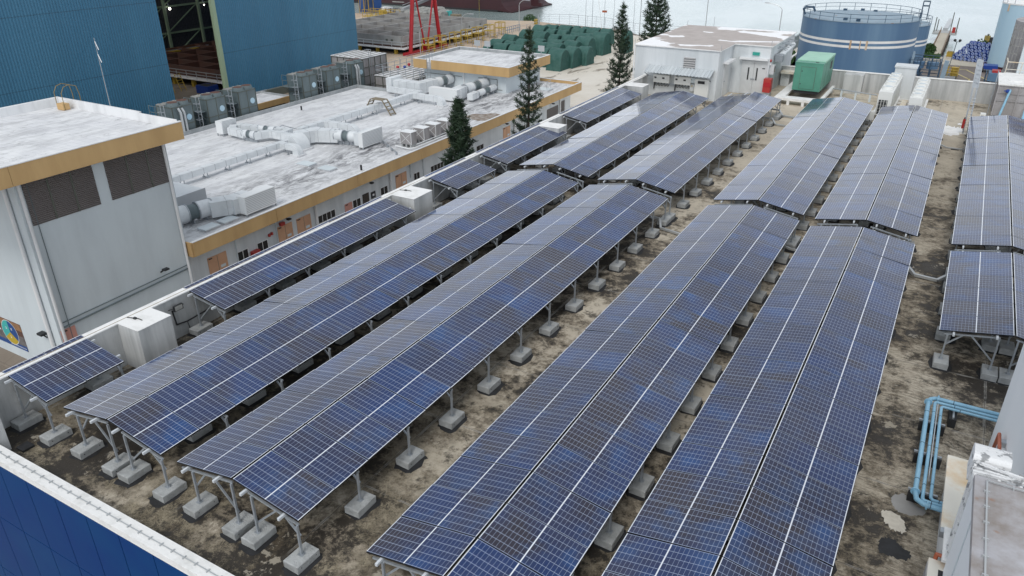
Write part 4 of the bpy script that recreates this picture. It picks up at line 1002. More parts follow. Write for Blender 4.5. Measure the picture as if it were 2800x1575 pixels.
# ------------------------------------------------------------------ ducts
def duct(lab, runs, w_, h_, zc, parent=None, seam=1.15, legs=True, name='air_duct'):
    """rectangular duct along points (x, y) with flange seams and little feet"""
    t = parent or thing(name, (runs[0][0][0], runs[0][0][1], RZ), lab, 'air duct', 'white air ducts on the low roof')
    b = B(); s = B(); lg = B(); w0, h0, ii = w_, h_, 0
    for pts in runs:
        for (a, c) in zip(pts, pts[1:]):
            ii += 1; w_ = w0+ii*.008; h_ = h0+ii*.008
            a = Vector((*a, 0)); c = Vector((*c, 0)); d = c-a; L = d.length; d /= L; n_ = Vector((-d.y, d.x, 0))
            e0 = a-d*w_/2*.9; e1 = c+d*w_/2*.9
            P = [e0-n_*w_/2, e1-n_*w_/2, e1+n_*w_/2, e0+n_*w_/2]
            b.prism([(p.x, p.y) for p in P], zc-h_/2, zc+h_/2)
            k = seam/2
            while k < L:
                o = a+d*k; q = [o-d*.014-n_*(w_/2+.016), o+d*.014-n_*(w_/2+.016), o+d*.014+n_*(w_/2+.016), o-d*.014+n_*(w_/2+.016)]
                s.prism([(p.x, p.y) for p in q], zc-h_/2-.016, zc+h_/2+.016)
                if legs and int(k/seam) % 2 == 0:
                    for g in (-1, 1):
                        f = o+d*.3+n_*g*(w_/2-.03); lg.box(f.x-.03, f.x+.03, f.y-.03, f.y+.03, RZ, zc-h_/2)
                        lg.box(f.x-.1, f.x+.1, f.y-.1, f.y+.1, RZ+.001, RZ+.06)
                k += seam
    b.build('duct_run', 'duct', t); s.build('flange', 'duct_seam', t)
    if legs and lg.v: lg.build('support', 'galv', t)
    return t
def fan(t, a, c, r):
    a = Vector(a); c = Vector(c); d = (c-a)
    B().rod(a, a+d*.36, r, n=20).rod(a+d*.60, c, r, n=20).build('round_duct', 'duct', t, smooth=True)
    B().rod(a+d*.361, a+d*.599, r*.86, n=20).build('axial_fan', 'tower_grey', t, smooth=True)
    b = B()
    for f in (0, .34, .60, .97): b.rod(a+d*f, a+d*(f+.03), r*1.06, n=20)
    b.build('ring_flange', 'galv', t, smooth=True)
    b = B()
    for f in (.15, .45, .8): q = a+d*f; b.box(q.x-.3, q.x+.3, q.y-.06, q.y+.06, RZ, q.z-r*.8)
    b.build('cradle', 'galv', t)
def hood(t, x0, x1, y0, y1, z0, z1, ribs='Y'):
    b = B().box(x0, x1, y0, y1, z0, z1).build('louvre_hood', 'steel_white', t)
    s = B(); k = z0+.12
    while k < z1: s.box(x1+.002, x1+.012, y0+.05, y1-.05, k, k+.035); k += .12
    s.build('hood_slat', 'duct_seam', b)
    l = B()
    for (x, y) in ((x0+.05, y0+.05), (x1-.05, y0+.05), (x0+.05, y1-.05), (x1-.05, y1-.05)): l.box(x-.04, x+.04, y-.04, y+.04, RZ, z0)
    l.build('leg', 'galv', t)
def elbow_down(t, x, y, r, wd, z1, axis='X', m='duct'):
    """quarter round boot that turns a duct down into the roof"""
    b = B(); n_ = 8; prof = [(0, RZ+.12)]+[(r*math.sin(R(90*k/n_)), 0) for k in range(0)]
    pr = [(0, RZ+.12), (0, z1)]+[(r*math.sin(R(90*k/n_)), z1-r+r*math.cos(R(90*k/n_))) for k in range(1, n_+1)]+[(r, RZ+.12)]
    i = len(b.v); n2 = len(pr)
    for s in (-wd/2, wd/2):
        for (u, z) in pr: b.v.append((x+u, y+s, z) if axis == 'X' else (x+s, y+u, z))
    b.f.append(tuple(i+k for k in range(n2))); b.f.append(tuple(i+n2+k for k in reversed(range(n2)))); b.m += [0, 0]
    for k in range(n2): b.f.append((i+k, i+n2+k, i+n2+(k+1) % n2, i+(k+1) % n2)); b.m.append(0)
    b.build('elbow', m, t)
    B().box(x-.15, x+r+.2, y-wd/2-.2, y+wd/2+.2, RZ+.001, RZ+.12).build('curb', 'roof_white', t) if axis == 'X' else B().box(x-wd/2-.2, x+wd/2+.2, y-.15, y+r+.2, RZ+.001, RZ+.12).build('curb', 'roof_white', t)
zc = -7.85
d1 = duct('long low white duct running from the tall building towards the big round elbow', [[(-52.2, 36.2), (-52.2, 49.6)], [(-51.9, 47.8), (-50.6, 47.8)]], .55, .5, zc)
elbow_down(d1, -50.4, 47.8, .7, .6, -7.6); elbow_down(d1, -52.0, 35.4, .8, .7, -7.5)
d2 = duct('white intake duct pair with two dark round fans joined to a tall inlet hood', [[(-52.6, 50.3), (-56.2, 50.3)], [(-54.6, 50.5), (-54.9, 51.6), (-56.4, 51.4)], [(-56.2, 50.0), (-56.6, 49.2)], [(-58.2, 49.0), (-60.0, 49.2), (-60.6, 49.9)], [(-58.4, 50.9), (-60.4, 50.6)]], .62, .62, -7.9, legs=False)
fan(d2, (-56.6, 49.1, -7.85), (-58.2, 49.0, -7.85), .37); fan(d2, (-56.3, 51.3, -7.85), (-58.3, 51.0, -7.85), .34)
hood(d2, -61.9, -61.0, 48.9, 50.7, -8.3, -7.1)
d3 = duct('large white duct with a big round elbow, an axial fan and a slatted hood', [[(-51.6, 51.6), (-49.9, 52.4)], [(-52.0, 50.4), (-51.5, 51.8)]], 1.15, 1.1, -7.75, legs=False)
elbow_down(d3, -51.9, 49.3, 1.25, 1.5, -7.1, 'X')
fan(d3, (-49.6, 52.4, -7.7), (-47.2, 52.9, -7.7), .52)
B().box(-47.2, -46.5, 52.2, 54.2, -8.3, -7.15).build('plenum', 'duct', d3); hood(d3, -46.49, -46.0, 52.0, 54.9, -8.35, -7.0)
d4 = duct('longest white duct running far across the low roof under the stepped bridge', [[(-54.0, 52.5), (-54.0, 71.3)], [(-53.8, 55.6), (-50.6, 55.6)], [(-53.8, 71.4), (-57.9, 71.6)], [(-53.8, 70.3), (-50.4, 70.1)]], .62, .55, -7.8, seam=1.25)
elbow_down(d4, -50.4, 55.6, .8, .65, -7.5); elbow_down(d4, -50.2, 70.1, .8, .65, -7.5); 
d5 = duct('fat white U shaped duct and fan against the wall of the upper block', [[(-58.3, 73.3), (-55.2, 73.3), (-54.9, 75.3)]], 1.25, 1.25, -7.6, legs=False)
fan(d5, (-54.9, 75.9, -7.5), (-54.6, 79.1, -7.5), .58)
B().prism([(-59.4, 72.3), (-58.6, 72.3), (-58.6, 74.5), (-59.4, 74.5)], -8.3, -6.7).build('intake_hood', 'duct', d5)
d6 = duct('white slatted hood with a round fan duct entering the upper block wall', [[(-49.6, 73.3), (-49.7, 74.2)]], 1.2, 1.2, -7.65, legs=False)
fan(d6, (-49.6, 74.4, -7.5), (-49.5, 79.1, -7.5), .6); hood(d6, -52.9, -49.0, 72.0, 72.9, -8.35, -7.1)
d7 = duct('smaller white fan duct beside the round fan on the far roof', [[(-48.0, 73.5), (-48.1, 74.5)]], .7, .7, -7.95, legs=False)
fan(d7, (-48.1, 74.8, -7.9), (-48.2, 79.1, -7.9), .36)
# near ducts by the tall building
d8 = duct('fat white fan duct with a slatted hood standing close to the tall building', [[(-43.9, 33.6), (-43.3, 34.6), (-43.3, 35.4)]], 1.2, 1.1, -7.75, legs=False)
fan(d8, (-45.0, 30.6, -7.75), (-44.3, 33.4, -7.75), .62); hood(d8, -42.9, -42.05, 34.5, 37.4, -8.35, -7.05)
t = thing('plenum_box', (-48.5, 33.5, RZ), 'large white plenum box tapering to the low roof beside the tall building', 'air duct')
b = B(); b.v += [(-50.6, 32, -8.4), (-46.6, 32, -8.2), (-46.6, 34.8, -8.2), (-50.6, 34.8, -8.4), (-50.6, 32, -7.2), (-46.6, 32, -7.2), (-46.6, 34.8, -7.2), (-50.6, 34.8, -7.2)]
for f in ((0, 3, 2, 1), (4, 5, 6, 7), (0, 1, 5, 4), (1, 2, 6, 5), (2, 3, 7, 6), (3, 0, 4, 7)): b.f.append(f); b.m.append(0)
b.build('box', 'duct', t); B().box(-46.59, -46.55, 31.95, 34.85, -8.25, -7.15).build('flange', 'duct_seam', t); B().box(-47, -46.9, 34.2, 34.3, RZ, -8.2).build('leg', 'galv', t)
# stile over the duct
t = thing('step_bridge', (-53.6, 64.2, RZ), 'weathered timber step bridge over the longest duct', 'step bridge')
B().box(-54.6, -53.0, 63.6, 64.5, -7.05, -6.98).build('deck', 'timber', t)
b = B()
for s in (63.62, 64.44): b.rod((-53.0, s, -7.02), (-51.9, s, RZ), .05, sq=True).rod((-54.6, s, -7.02), (-55.6, s, RZ), .05, sq=True)
b.build('stringer', 'timber', t)
b = B()
for k in range(4): b.box(-52.9+k*.26, -52.66+k*.26, 63.6, 64.46, -7.35-k*.35, -7.31-k*.35).box(-54.95-k*.25, -54.72-k*.25, 63.6, 64.46, -7.35-k*.35, -7.31-k*.35)
b.build('tread', 'timber', t)
# hatches
for i, (x, y, a, c, lab) in enumerate(((-47.3, 46.0, 1.4, .9, 'low white roof hatch, left one of the pair in the middle of the low roof'), (-44.8, 45.9, 1.3, .9, 'low white roof hatch, right one of the pair in the middle of the low roof'), (-42.75, 31.7, .8, 1.2, 'low white roof hatch nearest the ochre fascia corner'), (-42.7, 33.3, .8, 1.2, 'low white roof hatch beside the slatted hood near the tall building'), (-43.5, 83.2, 1.5, 1.3, 'white roof hatch with a small rail at the far end of the low roof'))):
    t = thing('roof_hatch', (x, y, RZ), lab, 'roof hatch'); B().box(x-a/2, x+a/2, y-c/2, y+c/2, RZ+.001, RZ+.13).build('upstand', 'roof_white2', t); B().box(x-a/2-.04, x+a/2+.04, y-c/2-.04, y+c/2+.04, RZ+.13, RZ+.2).build('lid', 'grey_wall', t)
    if i == 4: B().path([(x+.5, y-.5, RZ+.2), (x+.5, y-.5, RZ+1.2), (x+.5, y+.5, RZ+1.2), (x+.5, y+.5, RZ+.2)], .025, n=6).build('grab_rail', 'galv', t)
# four steel tanks
for i, (y, lab) in enumerate(((55.0, 'steel panel water cistern, nearest of the four in a row'), (56.8, 'steel panel water cistern, second of the four in a row'), (58.5, 'steel panel water cistern, third of the four in a row'), (60.2, 'steel panel water cistern, farthest of the four beside the small pine'))):
    x = -43.0+(.15*i); t = thing('water_cistern', (x, y, RZ), lab, 'water tank', 'steel panel cisterns on the low roof')
    B().box(x-.62, x+.62, y-.45, y+.45, RZ+.35, RZ+1.45).build('shell', 'tank_panel', t)
    B().box(x-.66, x+.66, y-.49, y+.49, RZ+1.452, RZ+1.5).build('lid', 'steel_white', t)
    b = B()
    for sx in (-.64, .64): b.box(x+sx-.02, x+sx+.02, y-.48, y-.44, RZ+.35, RZ+1.45)
    b.rod((x-.6, y-.46, RZ+.4), (x+.6, y-.46, RZ+1.4), .015, n=4).rod((x+.6, y-.46, RZ+.4), (x-.6, y-.46, RZ+1.4), .015, n=4)
    b.build('brace', 'steel_white', t)
    b = B()
    for sx in (-.5, 0, .5): b.box(x+sx-.08, x+sx+.08, y-.45, y+.45, RZ, RZ+.34)
    b.build('plinth', 'concrete', t)
    b = B()
    for s in (-.12, .12): b.path([(x-.68, y+s, RZ+.4), (x-.68, y+s, RZ+1.9), (x-.45, y+s, RZ+1.9)], .015, n=5)
    b.build('ladder', 'galv', t)
t = thing('tank_pipework', (-42.6, 56, RZ), 'white pipework looping along the fascia in front of the four cisterns', 'pipe')
B().path([(-43.9, 54.1, RZ+.2), (-42.2, 53.9, RZ+.2), (-41.9, 54.4, RZ+.2), (-41.9, 62, RZ+.2)], .06).path([(-42.1, 55, RZ+.35), (-42.1, 61.5, RZ+.35)], .04).build('pipe', 'steel_white', t)
t = thing('roof_pipe', (-45, 53, RZ), 'thin grey pipe on stub supports crossing from the slatted hood to the fascia', 'pipe')
B().path([(-46.2, 54.9, RZ+.3), (-42.0, 52.0, RZ+.3)], .04).build('pipe', 'galv', t); b = B()
for k in range(4): b.box(-45.8+k*1.1, -45.65+k*1.1, 54.5-k*.75, 54.65-k*.75, RZ, RZ+.27)
b.build('support', 'galv', t)
t = thing('roof_pipe', (-56, 54, RZ), 'thin grey bent pipe behind the two dark fans on the low roof', 'pipe')
B().path([(-57.8, 52.6, RZ+.35), (-58.2, 54.0, RZ+.35), (-54.4, 53.4, RZ+.35)], .04).build('pipe', 'galv', t)
B().box(-57.0, -56.85, 53.7, 53.85, RZ, RZ+.3).box(-55.6, -55.45, 53.5, 53.65, RZ, RZ+.3).build('support', 'galv', t)
mp_ = blob([(-44.9, 67.3), (-43.6, 66.6), (-42.3, 66.3), (-41.5, 67.6), (-41.4, 69.8), (-43.0, 70.2), (-43.6, 68.9), (-44.6, 69.0)], 3, .002, 5)
struct('mud_stain', B().prism(mp_, RZ+.001, RZ+.004), 'mud')

# ================================================================== TALL BUILDING ON THE LEFT
tb = thing('tall_building', (-51, 24, nearz), 'tall grey white building with an ochre fascia and two dark louvre banks', 'building')
TX = -41.5
B().box(-52.5, TX, 19.55, 28.83, nearz, -1.3).build('wall', 'grey_wall', tb)
B().box(-52.6, -40.47, 15.0, 29.25, -1.298, -.62).build('roof_deck', 'roof_tall', tb)
b = B().box(-40.468, -40.3, 15.0, 19.0, -1.3, -.25).box(-40.468, -40.3, 19.02, 29.4, -1.3, -.25).box(-44, -40.47, 29.252, 29.4, -1.3, -.25)
b.build('fascia', 'ochre', tb)
B().box(-40.48, -40.28, 15.0, 29.42, -.25, -.2).build('fascia_capping', 'white_paint', tb)
b = B().box(-52.9, -52.6, 15, 27.8, -1.3, .0).box(-52.9, -40.47, 29.254, 29.40, -1.2, -.02).box(-49.6, -40.47, 28.98, 29.25, -.62, -.02)
b = B().box(-52.9, -52.6, 15, 29.4, -1.3, -.05).box(-52.6, -44.01, 29.252, 29.4, -1.3, -.05).box(-44, -40.47, 29.2, 29.25, -.62, -.1)
b.build('back_parapet', 'white_paint', tb)
for y0, y1 in ((19.95, 23.9), (24.65, 28.75)):
    l = B().box(TX+.002, TX+.05, y0, y1, -4.0, -1.32).build('louvre_bank', 'louvre', tb)
    b = B()
    for k in range(1, 3): b.box(TX+.051, TX+.07, y0+(y1-y0)*k/3-.04, y0+(y1-y0)*k/3+.04, -4.0, -1.32)
    b.build('mullion', 'steel_dark', l)
for y in (19.75, 28.6): B().rod((TX+.1, y, nearz), (TX+.1, y, -1.3), .09, n=10).build('downpipe', 'white_paint', tb)
B().rod((-42.3, 19.42, nearz), (-42.3, 19.42, -1.3), .11, n=10).build('downpipe', 'white_paint', tb)
b = B().rod((TX+.05, 20.2, nearz), (TX+.05, 20.2, -1.4), .022, n=6).path([(TX+.06, 19.8, -9.95), (TX+.06, 28.7, -9.75)], .03, n=6).path([(TX+.06, 19.9, -10.25), (TX+.06, 28.7, -10.0)], .045, n=6)
b.build('conduit', 'tower_grey', tb)
door(tb, 19.65, 20.5, -10.4, 'door_pink', x=TX, zb=nearz)
for y, z, lab in ((26.6, -9.35, 'black bent wall lamp on the tall grey wall near the fascia corner'),):
    t = thing('wall_lamp', (TX+.1, y, z), lab, 'wall lamp'); B().rod((TX+.01, y, z-.15), (TX+.35, y+.1, z+.1), .05).build('arm', 'dark', t); B().box(TX+.25, TX+.55, y-.05, y+.3, z+.05, z+.15).build('head', 'dark', t)
t = thing('wall_lamp', (-43, 19.3, -11), 'black wall lamp on the corner beside the poster', 'wall lamp')
q = gy(K(0, 700, 560)(545, 975), 19.4); B().box(q.x-.25, q.x+.2, 19.15, 19.5, q.z-.05, q.z+.08).build('head', 'dark', t); B().rod((q.x, 19.3, q.z), (q.x+.1, 19.5, q.z-.3), .04).build('arm', 'dark', t)
t = thing('roof_access_ladder', (-50.5, 29.2, -.6), 'yellow looped ladder hand rails at the back edge of the tall roof', 'ladder')
b = B()
for x in (-51.7, -50.9): b.path([(x, 28.6, -.6), (x, 28.6, .5), (x-.1, 28.9, .85), (x-.1, 29.3, .95), (x, 29.7, .8), (x, 29.8, .3), (x, 29.8, -3)], .024, n=7)
b.build('hand_rail', 'brass', t); B().box(-51.6, -50.9, 28.5, 28.95, -.6, -.2).build('step_box', 'ochre', t)
# poster: photo-like picture with a three part disc and a caption band
t = thing('wall_poster', (-47.2, 19.5, -12), 'printed poster with a three coloured disc on the side wall of the tall building', 'poster')
yP = 19.53; px0, px1, pz0, pz1 = -51.5, -45.75, -13.02, -11.12
B().box(px0, px1, yP, yP+.018, pz0, pz1).build('print', 'block_red', t)
mat('poster_floor', (.10, .09, .085), (.18, .17, .17), .6, scale=3); mat('poster_brown', (.36, .19, .09), (.2, .11, .06), .6, scale=4)
mat('navy', (.012, .07, .25), None, .5); mat('teal', (.05, .42, .40), None, .5); mat('gold', (.50, .36, .03), None, .5)
b = B().box(px0, px1, yP-.003, yP-.001, pz0+.02, pz0+1.0); b.build('picture_floor', 'poster_floor', t)
B().box(px0, px1, yP-.003, yP-.001, pz1-.5, pz1-.02).build('picture_sky', 'poster_brown', t)
b = B(); b.quad((px0, yP-.005, pz0), (px1, yP-.005, pz0), (px1, yP-.005, pz0+.33), (px0, yP-.005, pz0+.26)); b.build('caption_band', 'navy', t)
b = B()
for k in range(14): b.box(px1-1.75+k*.12, px1-1.67+k*.12, yP-.008, yP-.0055, pz0+.12, pz0+.18)
for (x, z) in ((px1-1.75, pz0+1.2), (px1-1.2, pz0+1.25), (px1-1.5, pz0+.62)):
    b.box(x-.1, x+.12, yP-.02, yP-.0185, z+.08, z+.11).box(x-.05, x+.08, yP-.02, yP-.0185, z-.03, z+.03)
for (x, z) in ((px0+.9, pz0+.7), (px0+1.6, pz0+.5), (px0+2.9, pz0+.9)): b.box(x, x+.35, yP-.008, yP-.0055, z, z+.12)
b.build('lettering', 'steel_white', t)
def pie(a0, a1, m, r, y):
    b = B(); c = (px1-1.45, pz0+1.0); n_ = 14; pts = [(c[0], y, c[1])]
    for k in range(n_+1): a = R(a0+(a1-a0)*k/n_); pts.append((c[0]+r*math.cos(a), y, c[1]+r*math.sin(a)))
    b.quad(*pts); b.build('disc_sector', m, t)
b = B(); b.quad(*[(px1-1.45+.86*math.cos(R(a)), yP-.009, pz0+1.0+.86*math.sin(R(a))) for a in range(0, 360, 12)]); b.build('disc_border', 'steel_white', t)
pie(90, 215, 'teal', .82, yP-.012); pie(-35, 90, 'navy', .82, yP-.012); pie(215, 325, 'gold', .82, yP-.012)
# thin antenna with bits on it between roof and hangar
t = thing('antenna_pole', (-62, 42, -9), 'thin grey antenna pole with two small white aerials in front of the blue hangar', 'antenna')
pb, pt = gy((302, 292), 42), gy((268, 105), 42)
B().rod((pb.x, 42, -9), (pb.x, 42, pt.z), .06, .025).build('pole', 'galv', t)
B().rod((pb.x, 42, pt.z-.3), (pb.x+.3, 42, pt.z-1.0), .035).rod((pb.x, 42, pt.z-1.4), (pb.x+.3, 42, pt.z-2.1), .035).build('aerial', 'steel_white', t)

# ================================================================== COOLING TOWERS
def cooling_tower(x, y, lab, pipes=False, flip=False):
    t = thing('cooling_tower', (x, y, G), lab, 'cooling tower', 'grey cooling towers behind the low building')
    w_, d_, z0, z1 = 2.35, 2.35, -10.2, -5.75
    B().box(x-w_/2, x+w_/2, y-d_/2, y+d_/2, z0, z1).build('casing', 'tower_grey', t)
    b = B()
    for s in (-1, 1):
        for k in range(3): b.box(x-w_/2+k*w_/2-.03, x-w_/2+k*w_/2+.03, y+s*(d_/2+.02)-.015, y+s*(d_/2+.02)+.015, z0, z1)
        for z in (z0+1.5, z0+2.6, z1-.1): b.box(x-w_/2, x+w_/2, y+s*(d_/2+.02)-.012, y+s*(d_/2+.02)+.012, z-.03, z+.03)
    for k in range(3): b.box(x+w_/2+.002, x+w_/2+.03, y-d_/2+k*d_/2-.03, y-d_/2+k*d_/2+.03, z0, z1)
    for z in (z0+1.5, z0+2.6, z1-.1): b.box(x+w_/2+.003, x+w_/2+.035, y-d_/2, y+d_/2, z-.03, z+.03)
    b.build('seam', 'steel_dark', t)
    B().rod((x+w_/2+.002, y+.6, z1-1.25), (x+w_/2+.05, y+.6, z1-1.25), .3, n=20).build('round_badge', 'silo', t)
    for k in range(2):
        cy = y-.58+k*1.16
        f = B().rod((x+.55, cy, z1), (x+.55, cy, z1+.32), .62, .55, n=20).build('fan_stack', 'tower_grey', t)
        g = B().rod((x+.55, cy, z1+.322), (x+.55, cy, z1+.335), .5, n=16).build('fan_guard', 'block_red', f)
    b = B().box(x-w_/2, x-.2, y-d_/2, y+d_/2, z1+.002, z1+.05)
    for k in range(4): b.box(x-w_/2, x-.2, y-d_/2+.2+k*.6, y-d_/2+.3+k*.6, z1+.05, z1+.09)
    b.build('top_cover', 'sacks', t)
    # service platform, handrail and ladder on the near side
    s = B().box(x-w_/2-.1, x+w_/2-.2, y-d_/2-.85, y-d_/2-.05, z1-1.25, z1-1.18)
    for q in (x-w_/2, x-.3, x+w_/2-.3):
        s.rod((q, y-d_/2-.8, z1-1.2), (q, y-d_/2-.8, z1+.1), .035)
    for z in (z1-.5, z1+.1): s.rod((x-w_/2, y-d_/2-.8, z), (x+w_/2-.3, y-d_/2-.8, z), .03)
    for q in (x-w_/2+.2, x+w_/2-.4): s.rod((q, y-d_/2-.1, z1-2.1), (q, y-d_/2-.8, z1-1.2), .03)
    s.build('service_platform', 'tower_grey', t)
    l = B()
    for q in (-.25, .25): l.rod((x+w_/2-.1+q, y-d_/2-.95, G), (x+w_/2-.1+q, y-d_/2-.95, z1+.4), .035)
    z = G+.3
    while z < z1: l.rod((x+w_/2-.35, y-d_/2-.95, z), (x+w_/2+.15, y-d_/2-.95, z), .02, n=4); z += .35
    for k in range(5):
        zz = z1-.2-k*.8; l.path([(x+w_/2-.35, y-d_/2-.95, zz), (x+w_/2-.3, y-d_/2-1.4, zz), (x+w_/2+.1, y-d_/2-1.4, zz), (x+w_/2+.15, y-d_/2-.95, zz)], .02, n=4)
    l.build('ladder_cage', 'galv', t)
    lg = B().box(x-w_/2+.1, x+w_/2-.1, y-d_/2+.1, y+d_/2-.1, G, z0)
    lg.build('plinth', 'dark', t)
    if pipes:
        B().path([(x+w_/2+.15, y-.2, z1-.2), (x+w_/2+.3, y-.1, z1-.6), (x+w_/2+.3, y-.1, z0)], .12, n=8).path([(x+w_/2+.15, y-.6, z1-.15), (x+w_/2+.32, y-.5, z1-.6), (x+w_/2+.32, y-.5, z0)], .12, n=8).build('riser_pipe', 'lamp_steel', t)
cts = [(-66.0, 50.5, 'grey cooling tower nearest the tall building with pale riser pipes', True), (-66.0, 54.6, 'grey cooling tower, middle of the nearer group of three', False), (-66.0, 58.7, 'grey cooling tower beside the small ochre edged roof', False),
       (-66.0, 68.6, 'grey cooling tower, nearest of the farther group', False), (-66.0, 72.6, 'grey cooling tower, middle of the farther group', False), (-66.3, 77.4, 'grey cooling tower with pale riser pipes beside the bolted panel tank', True)]
for x, y, lb_, pp in cts: cooling_tower(x-.4, y-(2.5 if y < 60 else 3.0), lb_, pp)
def panel_tank(x0, x1, y0, y1, z1, lab):
    t = thing('panel_tank', ((x0+x1)/2, y0, G), lab, 'water tank', 'bolted panel tanks')
    B().box(x0, x1, y0, y1, G, z1).build('shell', 'tank_panel', t)
    b = B(); 
    x = x0
    while x <= x1+.01: b.box(x-.035, x+.035, y0-.09, y0-.002, G, z1); x += (x1-x0)/round((x1-x0)/1.1)
    y = y0
    while y <= y1+.01: b.box(x1+.002, x1+.09, y-.035, y+.035, G, z1); y += (y1-y0)/round((y1-y0)/1.1)
    z = z1-.05
    while z > G: b.box(x0, x1, y0-.08, y0-.003, z-.03, z+.03); b.box(x1+.003, x1+.08, y0, y1, z-.03, z+.03); z -= 1.1
    b.build('flange', 'steel_dark', t)
    l = B().box(x0-.05, x1+.1, y0-.1, y1+.05, z1+.002, z1+.08).build('lid', 'roof_white2', t)
    b = B(); x = x0+.5
    while x < x1: b.box(x, x+.09, y0-.05, y1, z1+.081, z1+.16); x += .9
    b.build('lid_rib', 'sacks', l)
    b = B()
    for q in (0, .4): b.path([(x1+.3, y0+1+q, G), (x1+.3, y0+1+q, z1+1), (x1-.4, y0+1+q, z1+1)], .035, n=5)
    b.build('ladder', 'galv', t)
panel_tank(-72.5, -67.2, 77.4, 82.2, -5.9, 'tall bolted panel water tank beside the hangar corner')
panel_tank(-64.6, -58.6, 76.6, 84.0, -7.6, 'low bolted panel water tank with a white railed top')
t = thing('guard_railing', (-61, 80, -7.5), 'thin galvanised guard railing with red and blue valves around the low tank top', 'railing')
b = B()
for (x, y) in [(-64.5+k*1.2, 76.65) for k in range(6)]+[(-64.5, 76.65+k*1.3) for k in range(7)]: b.rod((x, y, -7.5), (x, y, -6.4), .035)
for z in (-6.4, -6.95): b.rod((-64.5, 76.65, z), (-58.6, 76.65, z), .03).rod((-64.5, 76.65, z), (-64.5, 84.5, z), .03)
b.build('rail', 'galv', t); B().ball((-63.8, 80.3, -7.1), .22).ball((-63.7, 82.6, -7.1), .22).build('valve', 'crane_red', t); B().ball((-63.2, 81, -7.1), .2).ball((-63.1, 83.2, -7.1), .2).build('valve', 'drum_blue', t)
t = thing('flat_roof_shed', (-74.5, 65.7, G), 'small flat roofed shed with an ochre edge in front of the hangar', 'building')
B().box(-77.2, -72.8, 62.0, 68.6, G, -10.1).build('wall', 'steel_dark', t); B().box(-77.5, -72.45, 61.5, 69.0, -10.1, -9.75).build('roof', 'roof_white2', t)
B().box(-72.448, -72.3, 61.5, 69.0, -10.25, -9.55).build('fascia', 'ochre', t); B().box(-77.6, -77.502, 61.5, 69, -10.1, -9.5).box(-77.5, -72.45, 69.002, 69.1, -10.1, -9.5).build('parapet', 'parapet_in', t)
b = B()
for y in (62.0, 68.3): b.box(-72.7, -72.4, y, y+.35, G, -10.26)
b.build('column', 'ochre', t)
t = thing('ribbed_roof_shed', (-69, 45, G), 'low shed with a pale ribbed roof behind the tall building', 'building')
B().box(-76, -66.5, 42, 47.5, G, -7.6).build('wall', 'tower_grey', t); B().box(-76.2, -66.3, 41.8, 47.7, -7.6, -7.5).build('roof', 'tank_panel', t)
b = B(); x = -76
while x < -66.5: b.box(x, x+.12, 41.8, 47.7, -7.499, -7.4); x += .8
b.build('roof_rib', 'sacks', t)
t = thing('service_wall', (-79, 70, G), 'low dark wall and pipe strip along the foot of the blue hangar', 'wall')
B().box(-84, -83.6, 60, 98, G, -11.3).build('wall', 'steel_dark', t); B().path([(-83, 61, -11.0), (-83, 75, -11.0)], .08).build('pipe', 'galv', t)

# ================================================================== HANGAR
hg = thing('hangar', (-88, 60, G), 'huge blue corrugated hangar with a tall open doorway', 'hangar')
HT = 14.0
B().box(-88.4, -88, 20, 64.0, G, HT).build('wall', 'hangar_blue', hg)
B().box(-88.4, -88, 72.9, 100.6, G, HT).build('wall', 'hangar_blue', hg)
B().box(-120, -88.401, 100.2, 100.6, G, HT).build('gable', 'hangar_blue', hg)
b = B()
for k in range(7): b.box(-120.4+k*4.9, -120.4+k*4.9+3.1, 19.6, 100.7, HT, HT+.4)  # unseen roof; gaps between the strips added to let daylight inside
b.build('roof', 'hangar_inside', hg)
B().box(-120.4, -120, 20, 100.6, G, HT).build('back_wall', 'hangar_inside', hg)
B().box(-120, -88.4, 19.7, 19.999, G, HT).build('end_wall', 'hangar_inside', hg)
B().rod((-88.2, 72.55, G), (-88.2, 72.55, HT), .28, sq=True).build('door_column', 'mast_green', hg)
b = B()
for y in [25.2+7*k for k in range(11)]: b.box(-119.6, -119.2, y-.2, y+.2, G, HT)
for z in (-7.5, -3.2, 1.1, 5.4): b.box(-119.9, -119.62, 20.1, 100, z-.14, z+.14)
for k, y in enumerate([25.2+7*k for k in range(10)]):
    for z in (-11.8, -7.5, -3.2, 1.1): b.rod((-119.75, y, z), (-119.75, y+7, z+4.3), .08, sq=True)
b.build('frame', 'mast_green', hg)
for i, (px, py, lab) in enumerate(((464, 24, 'bright lamp on a column inside the hangar doorway, left one'), (558, 13, 'small bright lamp inside the hangar doorway, right one'))):
    q = gx((px, py), -119.0); t = thing('hangar_lamp', q, lab, 'lamp', 'lamps inside the hangar')
    B().ball(q, .2 if i == 0 else .11).build('bulb', 'lamp_glow', t); B().rod(q+Vector((0, 0, .3)), q+Vector((-.3, 0, .8)), .08).build('bracket', 'galv', t)
